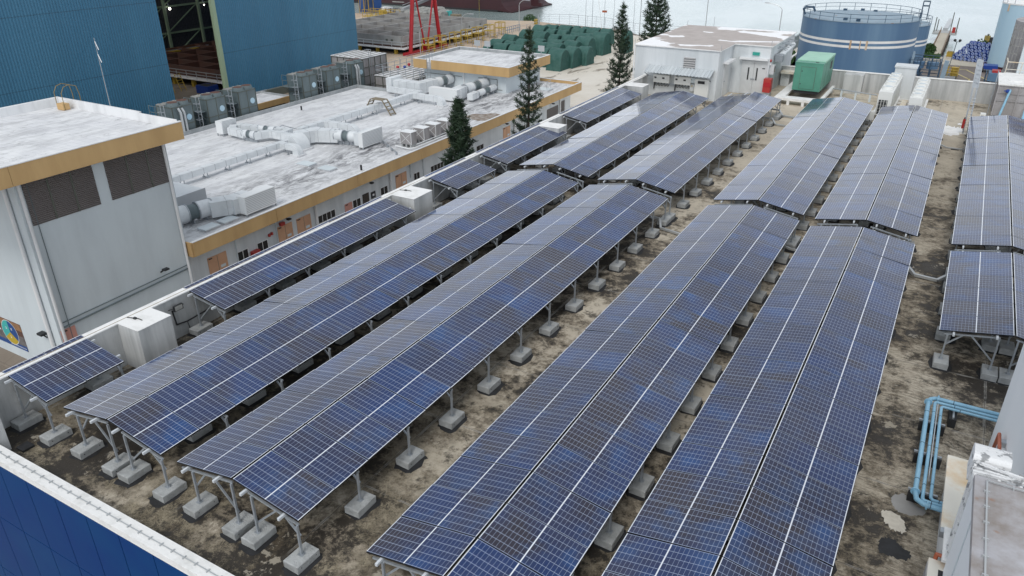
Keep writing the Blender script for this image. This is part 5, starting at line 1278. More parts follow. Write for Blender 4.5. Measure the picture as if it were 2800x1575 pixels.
def hull_block(lab, x0, x1, y0, y1, z0, z1, cx, cy, m='block_grey', ext=True):
    t = thing('hull_block', ((x0+x1)/2, y0, G), lab, 'hull block', 'ship hull blocks under construction')
    B().box(x0, x1, y0, y1, z0-.3, z0).build('deck_plate', 'block_red', t)
    b = B(); rg = random.Random(int(x0))
    nx, ny = round((x1-x0)/cx), round((y1-y0)/cy)
    for i in range(nx+1): x = x0+(x1-x0)*i/nx; b.box(x-.12, x+.12, y0, y1, z0+.002, z1)
    for j in range(ny+1): y = y0+(y1-y0)*j/ny; b.box(x0+.13, x1-.13, y-.11, y+.11, z0+.003, z1-.03)
    for _ in range(30):
        i = rg.randint(0, nx); x = x0+(x1-x0)*i/nx+.121; y = y0+(y1-y0)*(rg.randint(0, ny-1)+rg.uniform(.3, .6))/ny; b.box(x, x+.02, y, y+.45, z0+.6, z1-.65, mi=1)
        j = rg.randint(0, ny); yy = y0+(y1-y0)*j/ny-.131; xx = x0+(x1-x0)*(rg.randint(0, nx-1)+rg.uniform(.3, .6))/nx; b.box(xx, xx+.5, yy, yy+.019, z0+.6, z1-.65, mi=1)
    b.build('cell_wall', [m, 'steel_dark'], t)
    b = B()
    if ext:
        b.box(x0, x1+1.2, y0-1.2, y0-.002, z0-.45, z0-.3).box(x1+.002, x1+1.2, y0, y1, z0-.45, z0-.3); b.build('walkway', 'coping', t)
        r_ = B()
        for z in (z0+.35, z0+.8): r_.rod((x0, y0-1.1, z), (x1+1.1, y0-1.1, z), .06).rod((x1+1.1, y0-1.1, z), (x1+1.1, y1, z), .06)
        x = x0
        while x < x1+1: r_.rod((x, y0-1.1, z0-.3), (x, y0-1.1, z0+.8), .05); x += 2.2
        y = y0
        while y < y1: r_.rod((x1+1.1, y, z0-.3), (x1+1.1, y, z0+.8), .05); y += 2.2
        r_.build('guard_rail', 'lamp_steel', t)
    x = x0+1
    while x < x1+1: B().box(x-.25, x+.25, y0-.8, y0-.3, G, z0-.46).build('prop', 'yellow', t); x += 4.3
    y = y0+2
    while y < y1: B().box(x1+.1, x1+.6, y-.25, y+.25, G, z0-.46).build('prop', 'yellow', t); y += 3.6
    B().box(x0+1, x1-1, y0+1, y1-1, G, z0-.31).build('keel_block', 'dark', t)
    return t
hull_block('grey ship hull block with open cells on the quay under the red crane', -113, -89.3, 114.3, 143.5, -10.9, -9.2, 6.0, 4.9)
hull_block('dark ship hull block inside the hangar doorway', -117.5, -93, 76.5, 99, -10.7, -9.5, 5.0, 4.0, 'block_red', True)
for i, (px, py, lab) in enumerate(((467, 150, 'yellow machine at the left of the hangar doorway'), (525, 141, 'yellow box container inside the hangar doorway'))):
    q = gx((px, py), -117); t = thing('yellow_machine', q, lab, 'machine', 'yellow machines in the hangar')
    B().box(q.x-.8, q.x+.8, q.y-1.6, q.y+1.6, q.z-.6, q.z+.6).build('body', 'yellow', t); B().rod((q.x+.9, q.y-3, q.z+.9), (q.x+.9, q.y+3, q.z+.8), .06).build('bar', 'galv', t)
    B().box(q.x-.7, q.x+.7, q.y-1.4, q.y+1.4, -10.69, q.z-.61).build('stand', 'steel_dark', t)
t = thing('blue_skip', (-94, 73.5, G), 'blue skip bin just inside the hangar doorway', 'skip')
B().box(-95.2, -92.7, 73.0, 74.9, G, G+1.1).build('bin', 'drum_blue', t); B().box(-95.0, -92.9, 73.2, 74.7, G+1.101, G+1.11).build('load', 'dark', t)
for i, (y, lab) in enumerate(((70.6, 'yellow access ladder frame inside the hangar doorway, left one'), (72.6, 'yellow access ladder frame inside the hangar doorway, right one'))):
    t = thing('access_ladder', (-98, y, G), lab, 'ladder', 'yellow ladders in the hangar'); b = B()
    for q in (0, .9): b.rod((-98, y+q, G), (-99, y+q, G+2.4), .05)
    for k in range(6): b.rod((-98.15-k*.16, y, G+.35+k*.38), (-98.15-k*.16, y+.9, G+.35+k*.38), .035)
    b.build('frame', 'yellow', t)

# ================================================================== SHIPYARD, QUAY AND HARBOUR
Nn = K(960, 0, 560); P4 = K(1200, 50, 560)
t = thing('gantry_crane', (-87.5, 119, G), 'red gantry crane legs standing on the quay beside the hull block', 'crane')
def leg(y0, sl, r0, r1, h=24): B().rod((-87.5, y0, G+.4), (-87.5, y0+sl*h, G+.4+h), r0, r1, n=16).build('leg', 'crane_red', t, smooth=True)
leg(114.2, .156, .36, .42); leg(123.7, -.156, .36, .42)
B().rod((-87.3, 118.5, G+.4), (-87.3, 116.0, G+.4+10.9), .16, n=10).build('brace', 'crane_red', t); B().rod((-87.3, 119.0, G+.4), (-87.3, 121.9, G+.4+10.0), .16, n=10).build('brace', 'crane_red', t)
B().box(-88, -87, 112.5, 125.5, G+.05, G+.5).build('sill_beam', 'crane_red', t)
B().box(-89, -86, 116.5, 121.5, G+24, G+26).build('head', 'crane_red', t)
b = B()
for (y, lab) in ((118.9, ''),): b.box(-87.9, -87.1, 118.4, 119.4, G+.5, G+1.1)
b.build('bogie', 'crane_red', t)
# ship: stern profile at its real distance, 24 m deep
YS = 193.0
prof = [(-900, -500), (-900, 140), (330, 128), (1100, 122), (1500, 138), (1870, 152), (2030, 166), (2035, 152), (1975, 135), (1925, 95), (1895, 40), (1882, -60), (1882, -300), (1700, -500)]
pp = [gy(Nn(*p), YS) for p in prof]; zw = -14.6
t = thing('cargo_ship', (pp[4].x, YS, -14.3), 'dark maroon hull of a large ship moored along the quay', 'ship')
def extr(pts, y0, y1, name, m, par):
    b = B(); n_ = len(pts); b.v = [(p[0], y0, p[1]) for p in pts]+[(p[0], y1, p[1]) for p in pts]
    b.f = [tuple(range(n_)), tuple(n_+k for k in reversed(range(n_)))]+[(k, n_+k, n_+(k+1) % n_, (k+1) % n_) for k in range(n_)]; b.m = [0]*len(b.f)
    return b.build(name, m, par)
extr([(p.x, p.z if i not in (1, 2, 3, 4, 5) else max(p.z, -14.0)) for i, p in enumerate(pp)], YS, YS+24, 'hull', 'hull_maroon', t)
b = B().box(pp[1].x, pp[5].x-.5, YS-.05, YS+23.8, -15.2, -13.75); b.build('boot_top', 'hull_black', t)
rp = [gy(Nn(*p), YS+6) for p in ((2135, -300), (2245, -300), (2240, 62), (2280, 66), (2280, 104), (2200, 106), (2148, 92))]
extr([(p.x, p.z) for p in rp], YS+11.5, YS+12.5, 'rudder', 'hull_maroon', t)
q = gy(Nn(1610, 60), YS-.08); B().box(q.x-.08, q.x+.08, YS-.08, YS-.001, q.z-6, q.z+8).build('drainage_stain', 'sea_buoy', t)
q = gy(Nn(600, 25), YS-.08); B().box(q.x-2.5, q.x+2.0, YS-.07, YS-.001, q.z-.15, q.z+.15).build('draught_mark', 'sacks', t)
t = thing('gangway', (-95, 150, G), 'long grey gangway sloping up from the quay to the ship', 'gangway')
a, c = gy(Nn(650, 118), 160), gy(Nn(990, -20), 190); B().rod(a, c, .35, sq=True).build('ramp', 'lamp_steel', t); B().rod(a+Vector((0, 0, 1)), c+Vector((0, 0, 1)), .06).build('hand_rail', 'lamp_steel', t); B().box(a.x-.5, a.x+.5, a.y-.6, a.y+.6, G, a.z-.3).build('stand', 'steel_dark', t)
# bulk bags and clutter on the quay
def soft_box(b, c, sx, sy, sz, rg, mi=0):
    i = len(b.v); nseg = 10
    for k, (f, zz) in enumerate(((.8, 0), (1.02, .15), (1.05, .5), (.95, .85), (.5, 1.0))):
        for j in range(nseg):
            a = 2*math.pi*j/nseg; b.v.append((c[0]+sx*f*math.copysign(abs(math.cos(a))**.6, math.cos(a))*rg.uniform(.92, 1.06), c[1]+sy*f*math.copysign(abs(math.sin(a))**.6, math.sin(a))*rg.uniform(.92, 1.06), c[2]+sz*zz*rg.uniform(.96, 1.04)))
    for k in range(4):
        for j in range(nseg): b.f.append((i+k*nseg+j, i+k*nseg+(j+1) % nseg, i+(k+1)*nseg+(j+1) % nseg, i+(k+1)*nseg+j)); b.m.append(mi)
    b.f.append(tuple(i+4*nseg+j for j in range(nseg))); b.m.append(mi)
rg = random.Random(11)
bm = []
for k in range(4):
    b = B(); soft_box(b, (0, 0, 0), .8, .8, 1.3, rg); bm.append(b.mesh('bulk_bag', 'sacks', smooth=True))
BAGS = []; ORD = ['first', 'second', 'third', 'fourth', 'fifth', 'sixth', 'seventh', 'eighth', 'ninth', 'tenth', 'eleventh', 'twelfth', 'thirteenth', 'fourteenth', 'fifteenth', 'sixteenth', 'seventeenth', 'eighteenth']
for k in range(34):
    px = rg.choice((rg.uniform(555, 760), rg.uniform(840, 1060), rg.uniform(1110, 1200))); py = rg.uniform(165, 222)
    q = gz(Nn(px, py), G); o = bpy.data.objects.new('bulk_bag', bm[k % 4]); C.objects.link(o); o.location = (q.x, q.y, G+.01+(1.2 if k % 5 == 0 and False else 0)); o.rotation_euler.z = rg.uniform(0, 3); s_ = rg.uniform(.75, 1.35); o.scale = (s_*1.3, s_, s_)
    tag(o, 'bag', 'bag', 'bulk bags heaped on the quay'); BAGS.append((0 if px < 800 else 1 if px < 1080 else 2, px, o))
for h_ in range(3):
    for n_, (a, c, o) in enumerate(sorted([q for q in BAGS if q[0] == h_], key=lambda q: q[1])): o['label'] = 'pale grey bulk bag, '+ORD[n_]+' from the left in the '+('left heap beside the crane', 'middle heap between the crane legs', 'right heap by the quay edge')[h_]
for i, (px, py, sz, m, nm, lab, cat) in enumerate(((250, 150, (5, 3, 3.2), 'navy', 'site_container', 'dark blue site container near the hangar corner on the quay', 'container'), (455, 165, (2.6, 1.6, 1.5), 'steel_white', 'white_crate', 'white crate standing on the quay behind the hull block', 'crate'),
        (400, 215, (1.6, 1.2, 1.7), 'yellow', 'yellow_bin', 'small yellow bin behind the far left corner of the hull block', 'bin'), (560, 228, (4, 1.5, .8), 'drum_blue', 'blue_rack', 'low blue rack behind the hull block', 'rack'),
        (1215, 200, (1.6, 1.4, 1.2), 'teal', 'teal_drum_crate', 'small teal crate at the right of the bulk bags', 'crate'), (1190, 280, (1.5, .8, 1.4), 'red_paint', 'orange_barrier', 'orange red barrier at the back corner of the hull block', 'barrier'),
        (1320, 222, (2.4, 1.4, .8), 'timber', 'timber_stack', 'low stack of brown timber at the quay edge', 'timber'), (2335, 305, (1.0, .9, 1.1), 'yellow', 'yellow_cabinet', 'small yellow cabinet by the shore fence behind the reels', 'cabinet'), (700, 240, (5, .5, 1.0), 'steel_white', 'white_barrier', 'row of white barriers behind the hull block', 'barrier'))):
    q = gz(Nn(px, py), G); t = thing(nm, q, lab, cat); a, c, h = sz
    B().box(q.x-a/2, q.x+a/2, q.y-c/2, q.y+c/2, G+.03, G+h).build('body', m, t); b = B()
    for s in (-.42, 0, .42): b.box(q.x+a*s-.04, q.x+a*s+.04, q.y-c/2-.04, q.y-c/2-.002, G+.04, G+h-.02)
    b.build('rib', 'steel_dark', t)
def scaffold(lab, px, py, sx, sy, h, m='yellow', seed=1, name='scaffold_frame', group='yellow scaffold frames'):
    q = gz(Nn(px, py), G); t = thing(name, q, lab, 'scaffold', group); rg = random.Random(seed); b = B()
    nx = max(1, int(sx/1.5))
    for i in range(nx+1):
        for y in (0, sy):
            b.rod((q.x+i*1.5, q.y+y, G), (q.x+i*1.5, q.y+y, G+h), .07, n=5)
    for z in (h*.4, h*.75, h):
        for y in (0, sy): b.rod((q.x, q.y+y, G+z), (q.x+nx*1.5, q.y+y, G+z), .06, n=5)
    for i in range(nx): b.rod((q.x+i*1.5, q.y, G), (q.x+(i+1)*1.5, q.y, G+h*.75), .05, n=5)
    b.build('frame', m, t); B().box(q.x, q.x+nx*1.5, q.y, q.y+sy, G+h*.4+.06, G+h*.4+.12).build('platform', m, t)
scaffold('yellow scaffold rack left of the bulk bags near the hangar', 150, 262, 10, 3, 2.6); scaffold('tall yellow scaffold mast at the hangar corner', 110, 170, 3, 2, 9)
scaffold('dark red pipe rack behind the hull block', 380, 205, 5, 2, 1.8, 'hull_maroon', name='pipe_rack', group=None)
for i, (y, lab) in enumerate(((117.0, 'yellow stair trestle by the crane foot, nearest one'), (121, 'yellow stair trestle between the crane legs'), (126, 'yellow stair trestle just behind the right crane leg'), (130, 'yellow stair trestle, third behind the right crane leg'), (134, 'yellow stair trestle half way along the hull block side'), (138.5, 'yellow stair trestle near the far end of the hull block'), (143, 'yellow stair trestle at the far end beside the blue railing'))):
    x = -86.9; t = thing('stair_trestle', (x, y, G), lab, 'trestle', 'yellow stair trestles beside the hull block'); b = B()
    for (dx, dy) in ((0, 0), (0, 1.6), (1.5, 0), (1.5, 1.6)): b.rod((x+dx, y+dy, G), (x+dx, y+dy, G+2.5), .09, n=5)
    for z in (1.4, 2.5): b.path([(x, y, G+z), (x+1.5, y, G+z), (x+1.5, y+1.6, G+z), (x, y+1.6, G+z), (x, y, G+z)], .07, n=5)
    b.build('frame', 'yellow', t); B().box(x, x+1.5, y, y+1.6, G+1.35, G+1.42).build('platform', 'yellow', t)
    b = B()
    for k in range(4): b.box(x+1.5+k*.3, x+1.8+k*.3, y+.2, y+1.2, G+1.1-k*.3, G+1.15-k*.3)
    b.build('tread', 'yellow', t)
t = thing('blue_railing', (-84, 146, G), 'short blue grey railing past the far end of the trestles', 'railing'); b = B()
for k in range(9): b.rod((-85.5, 144+k*.9, G), (-85.5, 144+k*.9, G+1.3), .05, n=5)
b.rod((-85.5, 144, G+1.3), (-85.5, 151.2, G+1.3), .05, n=5).rod((-85.5, 144, G+.7), (-85.5, 151.2, G+.7), .05, n=5); b.build('rail', 'tank_blue', t)

def fence(lab, pts, h, step=2.6, name='wire_fence', m='galv', wires=5, r=.035):
    t = thing(name, (*pts[0], G), lab, 'fence')
    w_ = B(); k_ = 0
    for a, c in zip(pts, pts[1:]):
        a = Vector((*a, G)); c = Vector((*c, G)); L = (c-a).length; n_ = max(1, round(L/step))
        for k in range(n_+(1 if c == Vector((*pts[-1], G)) else 0)):
            if k_ < 95: q = a+(c-a)*k/n_; B().rod(q, q+Vector((0, 0, h)), r, n=5).build('post', m, t); k_ += 1
        for j in range(wires): z = h*(j+1)/wires; w_.rod(a+Vector((0, 0, z)), c+Vector((0, 0, z)), .012 if j < wires-1 else .025, n=4)
    w_.build('wire', m, t); return t
fence('wire fence on grey posts along the shore behind the covered reels', [(-86, 160.8), (-79.4, 163.5), (-70, 162.0), (-60.8, 156.4), (-40, 155.5), (-29, 156.0)], 2.4)
fence('wire fence between the crane quay and the reel yard', [(-78.5, 90), (-79, 125), (-80, 150), (-86, 160.5)], 2.4, 3.2)
fence('dark steel sheet fence on a white kerb left of the big blue tank', [(-27.4, 112), (-27.6, 156)], 2.6, 4, 'sheet_fence', 'tower_grey', 2, .06)
o = [x for x in C.objects if x.name == 'sheet_fence'][0]; B().box(-27.56, -27.5, 112, 156, G+.2, G+2.5).build('sheet', 'tower_grey', o); B().box(-26.1, -25.7, 112, 156, G, G+.45).build('kerb', 'coping', o)
def lamp(lab, x, y, h, arm=2.2, ang=0, name='street_lamp'):
    t = thing(name, (x, y, G), lab, 'street lamp', 'curved street lamps')
    pts = [(x, y, G), (x, y, G+h-1.2)]
    ca, sa = math.cos(ang), math.sin(ang)
    arc = [(x+arm*(1-math.cos(R(a)))*ca, y+arm*(1-math.cos(R(a)))*sa, G+h-1.2+1.2*math.sin(R(a))) for a in range(0, 91, 15)]
    B().path(pts, .085, n=6).build('pole', 'lamp_steel', t); B().path(arc, .06, n=6).build('arm', 'lamp_steel', t)
    e = arc[-1]; B().box(e[0]-.1*abs(sa), e[0]+.9*ca, e[1]-.15, e[1]+.15+.5*abs(sa), e[2]-.08, e[2]+.06).build('lamp_head', 'lamp_steel', t)
lamp('curved street lamp beside the left crane leg', -85.8, 114.9, 5.2, 2.4); lamp('curved street lamp right of the crane legs', -86.9, 130.4, 5.6, 1.8); lamp('curved street lamp near the corner of the reel yard', -82.3, 145.2, 7.0, 1.6)
lamp('curved street lamp on the shore behind the switch room', -31.6, 157, 7.6, -3.4); lamp('tall street lamp left of the farthest pine on the shore', -59.8, 156.6, 12, .6)
lamp('tall street lamp above the left part of the switch room roof', -46.0, 157, 11, .6)
for i, (x, y, h, lab) in enumerate(((-75.5, 163.6, 13, 'tallest thin mast by the shore fence'), (-74.0, 163.9, 13.5, 'thin mast with a stay wire by the shore fence'), (-70.5, 162.6, 12, 'thin mast with an orange buoy marker by the shore fence'), (-67.8, 161.5, 8, 'short thin mast by the shore fence'), (-61.5, 157.3, 8, 'thin grey pole beside the shore fence corner'), (-44.2, 156.5, 4.6, 'short thin pole behind the switch room'), (-27.2, 157.8, 5.4, 'thin double pole at the far corner of the switch room'))):
    t = thing('thin_mast', (x, y, G), lab, 'mast', 'thin masts along the shore'); B().rod((x, y, G), (x, y, G+h), .06, .03, n=6).build('pole', 'galv', t)
    if i == 2: B().box(x-.5, x+.5, y-.2, y+.2, G+3.4, G+3.8).build('marker', 'orange_pipe', t)
    if i == 1: B().rod((x, y, G+h), (x+2.4, y, G), .04, n=4).build('stay', 'steel_white', t)
    if i == 6: B().rod((x+.5, y, G), (x+.5, y, G+4), .04, n=5).build('side_pole', 'galv', t)

# ------------------------------------------------------------------ tarpaulin covered reels
def reel_mesh(seed, L, r, H):
    rg = random.Random(seed); nx, na = 22, 28; b = B(); off = Vector((seed*7.3, 0, 0)); sag = rg.uniform(.0, .10)
    prof = []
    zc_ = H-r; tot = 2*zc_+math.pi*r
    for j in range(na+1):
        s = tot*j/na
        if s < zc_: prof.append((-1, s, -r*(1+.10*(1-s/max(zc_, .01))), s))
        elif s < zc_+math.pi*r: a = (s-zc_)/r; prof.append((0, a, -r*math.cos(a), zc_+r*math.sin(a)))
        else: z = tot-s; prof.append((1, z, r*(1+.10*(1-z/max(zc_, .01))), z))
    for i in range(nx+1):
        u = i/nx; x = -L/2+L*u; mid = math.sin(math.pi*u)
        for j, (k, q, y, z) in enumerate(prof):
            low = 1-min(1, z/H); rim = 1-.07*max(0, abs(u-.5)*2-.86)/.14*(z/H); y = y*rim; z = z*rim
            dsp = .13*noise.noise(Vector((x*1.6, y*.9, z*.7))+off)+.16*low*noise.noise(Vector((x*4.5, 3, z*.3))+off)
            cyx, czz = (y/(abs(y)+.6), 1-low*.9)
            yy = y*(1-sag*mid*(1-low))+dsp*cyx*1.4; zz = z*(1-sag*.5*mid*(z/H))+dsp*.6*(z > .1)
            b.v.append((x+.05*noise.noise(Vector((x, y*2, z*2))+off)*(.3+low), yy, max(zz, 0)))
    w_ = na+1
    for i in range(nx):
        for j in range(na): b.f.append((i*w_+j, (i+1)*w_+j, (i+1)*w_+j+1, i*w_+j+1)); b.m.append(0)
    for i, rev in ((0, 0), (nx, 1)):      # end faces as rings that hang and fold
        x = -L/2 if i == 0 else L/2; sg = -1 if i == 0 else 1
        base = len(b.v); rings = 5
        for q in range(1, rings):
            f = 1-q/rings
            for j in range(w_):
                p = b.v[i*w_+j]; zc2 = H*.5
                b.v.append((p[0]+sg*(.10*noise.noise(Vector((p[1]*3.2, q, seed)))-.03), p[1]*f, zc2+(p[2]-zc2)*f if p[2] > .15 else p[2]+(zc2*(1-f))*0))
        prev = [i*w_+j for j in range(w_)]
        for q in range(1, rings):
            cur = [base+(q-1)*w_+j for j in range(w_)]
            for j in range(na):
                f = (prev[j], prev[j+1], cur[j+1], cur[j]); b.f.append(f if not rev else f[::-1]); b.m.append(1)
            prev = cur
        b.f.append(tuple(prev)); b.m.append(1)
    return b.mesh('cable_reel', ['tarp', 'tarp_end_shade'], smooth=True)
RM = {}
def reel(cx, top, wpx, H, lab, sd):
    q = gz(P4(cx, top), G+H); D = (q-Vector((0, 0, CZ))).length
    L = max(1.4, wpx/4.6*D/F*.86); key = (round(L*1.5)/1.5, H, sd % 3)
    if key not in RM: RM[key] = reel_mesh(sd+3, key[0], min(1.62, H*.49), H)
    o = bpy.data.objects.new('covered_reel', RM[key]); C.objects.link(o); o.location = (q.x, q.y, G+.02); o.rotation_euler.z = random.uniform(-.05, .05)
    tag(o, lab, 'cable reel', 'cable reels under green tarpaulins')
RL = [(1505, 375, 210, 3.4, 'green covered reel nearest to the upper block, with long folds down to the ground'), (1680, 352, 165, 3.3, 'green covered reel with a pointed gable like end, second in the front row'), (1845, 348, 160, 3.0, 'wrinkled green covered reel, third in the front row'),
 (2045, 168, 210, 3.9, 'tall green covered reel with a crossed fold beside the middle pine'), (2370, 150, 120, 3.9, 'tall green covered reel just right of the middle pine'), (1845, 228, 190, 3.6, 'smooth green covered reel left of the tall one with a crossed fold'),
 (1680, 276, 190, 3.2, 'smooth green covered reel behind the second of the front row'), (1470, 306, 190, 3.0, 'green covered reel behind the front one with long folds'), (1335, 364, 150, 3.0, 'green covered reel half hidden by the right corner of the upper block'),
 (1465, 200, 170, 2.8, 'flat topped green covered reel in the middle of the yard, left'), (1655, 206, 180, 2.8, 'creased green covered reel in the middle of the yard'), (1855, 188, 180, 2.8, 'green covered reel behind the smooth tall one'),
 (1290, 158, 210, 3.0, 'saddle shaped green covered reel right of the lamp at the yard corner'), (1105, 138, 150, 3.2, 'green covered reel at the far left beside the lamp post'), (900, 200, 210, 2.9, 'long green covered reel above the left end of the upper block'),
 (745, 260, 190, 2.6, 'leftmost large green covered reel'), (800, 308, 200, 2.6, 'saddle shaped green covered reel on the left just above the roof edge'), (900, 282, 160, 2.5, 'small green covered reel behind the left saddle shaped ones'),
 (1055, 256, 140, 3.2, 'green covered reel immediately left of the tall pine top'), (990, 326, 200, 2.6, 'second saddle shaped green covered reel just above the roof edge'), (620, 328, 110, 2.2, 'smallest green covered reel at the left end above the roof edge'),
 (1270, 256, 170, 2.8, 'green covered reel immediately right of the tall pine top'), (1480, 264, 220, 2.8, 'long flat green covered reel in the third row'), (1295, 298, 200, 2.8, 'long green covered reel right of the pine just above two floodlights'),
 (1425, 132, 150, 2.6, 'green covered reel in the back, behind the flat topped one'), (1570, 146, 150, 2.6, 'green covered reel in the back, with a dark crumpled end'), (1770, 117, 190, 2.8, 'long green covered reel in the back centre'),
 (1725, 180, 130, 2.4, 'small green covered reel in the centre, half hidden'), (1600, 88, 200, 2.9, 'long green covered reel in the last row by the fence, centre'), (1735, 96, 90, 2.5, 'short green covered reel in the last row by the fence'),
 (1955, 120, 170, 2.8, 'green covered reel in the back right, left of the pine'), (1850, 106, 100, 2.4, 'short green covered reel peeping over the back row'), (1280, 82, 180, 3.0, 'green covered reel in the last row by the fence, left'),
 (1425, 80, 170, 2.9, 'green covered reel in the last row by the fence, second from the left'), (2115, 126, 130, 3.0, 'green covered reel partly hidden behind the pine'), (1985, 116, 110, 2.4, 'short green covered reel in the back right corner')]
for i, (cx, tp_, wp, H, lab) in enumerate(RL): reel(cx, tp_, wp, H, lab, i)
q = gz(P4(2440, 745), G); t = thing('net_bundle', q, 'bright green net bundle beside the pine and the switch room wall', 'net')
b = B(); rg = random.Random(5); soft_box(b, (-24.5, 75, G), 1.6, 1.0, 1.9, rg); b.build('net', 'genset', t, smooth=True)

# ------------------------------------------------------------------ Norfolk pines
def pine(lab, x, y, zt, zb, rad, gap, dens, seed, name='pine_tree', az=60, tuft=1.0):
    rg = random.Random(seed); t = thing(name, (x, y, zb), lab, 'tree', 'Norfolk pines around the yard'); H = zt-zb
    tr = B(); pts = [(x+.02*math.sin(k), y, zb+H*k/10) for k in range(11)]
    for k in range(10): tr.rod(pts[k], pts[k+1], .17*(1-k/10.5)+.015, .17*(1-(k+1)/10.5)+.015, n=8, cap=False)
    tr.build('trunk', 'bark', t)
    cr = B(); br = B(); z = zb+H*.12; wh = 0
    while z < zt-.25:
        f = (zt-z)/(H*.88); rr_ = rad*min(1, (f*1.25)**.75)*rg.uniform(.86, 1.08); wh += 1; nb = 6 if rr_ > .5 else 5; ph = rg.uniform(0, 6)
        for j in range(nb):
            if rg.random() < .07: continue
            a = ph+2*math.pi*j/nb+rg.uniform(-.2, .2); L = rr_*rg.uniform(.75, 1.1); up_ = rg.uniform(.05, .22)+(.45*(1-f) if f < .35 else 0)
            prev = Vector((x, y, z)); n_ = max(3, int(L/.11))
            for k in range(1, n_+1):
                s = k/n_; q = Vector((x+math.cos(a)*L*s, y+math.sin(a)*L*s, z+L*(up_*s-.10*math.sin(s*math.pi)*(f > .3)+.30*s*s)))
                if k % 2 == 0 or k == n_: br.rod(prev, q, .022*(1-s)+.006, n=3, cap=False)
                if k % 2 == 0: prev = q
                if s > .18 or dens > 1.2:
                    m_ = int((5+6*s)*dens)
                    for _ in range(m_):
                        w0 = Vector((rg.gauss(0, 1), rg.gauss(0, 1), rg.gauss(.55, .7))).normalized()*(.13+.09*s)*tuft*rg.uniform(.7, 1.3)
                        c0 = q+Vector((rg.gauss(0, .05), rg.gauss(0, .05), rg.gauss(.02, .035)))*tuft
                        sd_ = w0.cross(Vector((rg.gauss(0, 1), rg.gauss(0, 1), rg.gauss(0, 1)))).normalized()*.022*tuft
                        cr.quad(tuple(c0-sd_), tuple(c0+sd_), tuple(c0+w0+sd_*.4), tuple(c0+w0-sd_*.4))
        z += gap*(.75+.5*f)*rg.uniform(.85, 1.15)
    for _ in range(60):
        w0 = Vector((rg.gauss(0, .5), rg.gauss(0, .5), rg.uniform(.3, 1))).normalized()*.28; c0 = Vector((x, y, zt-rg.uniform(0, .5))); sd_ = w0.cross(Vector((1, rg.random(), 0))).normalized()*.02
        cr.quad(tuple(c0-sd_), tuple(c0+sd_), tuple(c0+w0+sd_*.3), tuple(c0+w0-sd_*.3))
    br.build('branch', 'bark', t)['kind'] = 'stuff'; cr.build('crown', 'needles', t)
pine('dense conical pine, the shortest, in front of the ochre fascia', -28, 41.3, .25, G, 1.75, .30, 2.1, 1, tuft=1.25)
pine('tall layered pine in front of the upper block', -28, 50.9, 3.5, G, 1.65, .60, 1.5, 2, tuft=1.15)
pine('tall layered pine between the covered reels and the switch room', -28, 68.9, 3.6, G, 1.75, .55, 1.5, 3, tuft=1.25)
pine('farthest open pine against the water, cut by the top of the picture', -39.5, 110, 6.5, G, 2.5, .62, .9, 4, tuft=2.0)
def bush(lab, x, y, z, r, seed, cat='bush'):
    rg = random.Random(seed); t = thing('shore_bush', (x, y, z), lab, cat); b = B()
    for _ in range(900):
        d = Vector((rg.gauss(0, 1), rg.gauss(0, 1), rg.gauss(.2, .8))).normalized()*r*rg.uniform(.5, 1.05); c0 = Vector((x, y, z+r*.6))+d; u = Vector((rg.gauss(0, 1), rg.gauss(0, 1), rg.gauss(0, 1))).normalized()*.16; v_ = u.cross(Vector((rg.random(), 1, .3))).normalized()*.12
        b.quad(tuple(c0-u), tuple(c0-v_), tuple(c0+u), tuple(c0+v_))
    b.build('foliage', 'leaf', t); B().rod((x, y, z-.2), (x, y, z+r*.7), .08).build('stem', 'bark', t)
bush('green bush on the shore beside the pale blue silo', 2.3, 160.5, G, 1.9, 1); bush('grey green bush in the water edge beside the lamp and the ship', -92.5, 168.6, G-1.6, 1.8, 2); bush('small green bush beside the jetty', -5.6, 159.5, G, 1.2, 3)

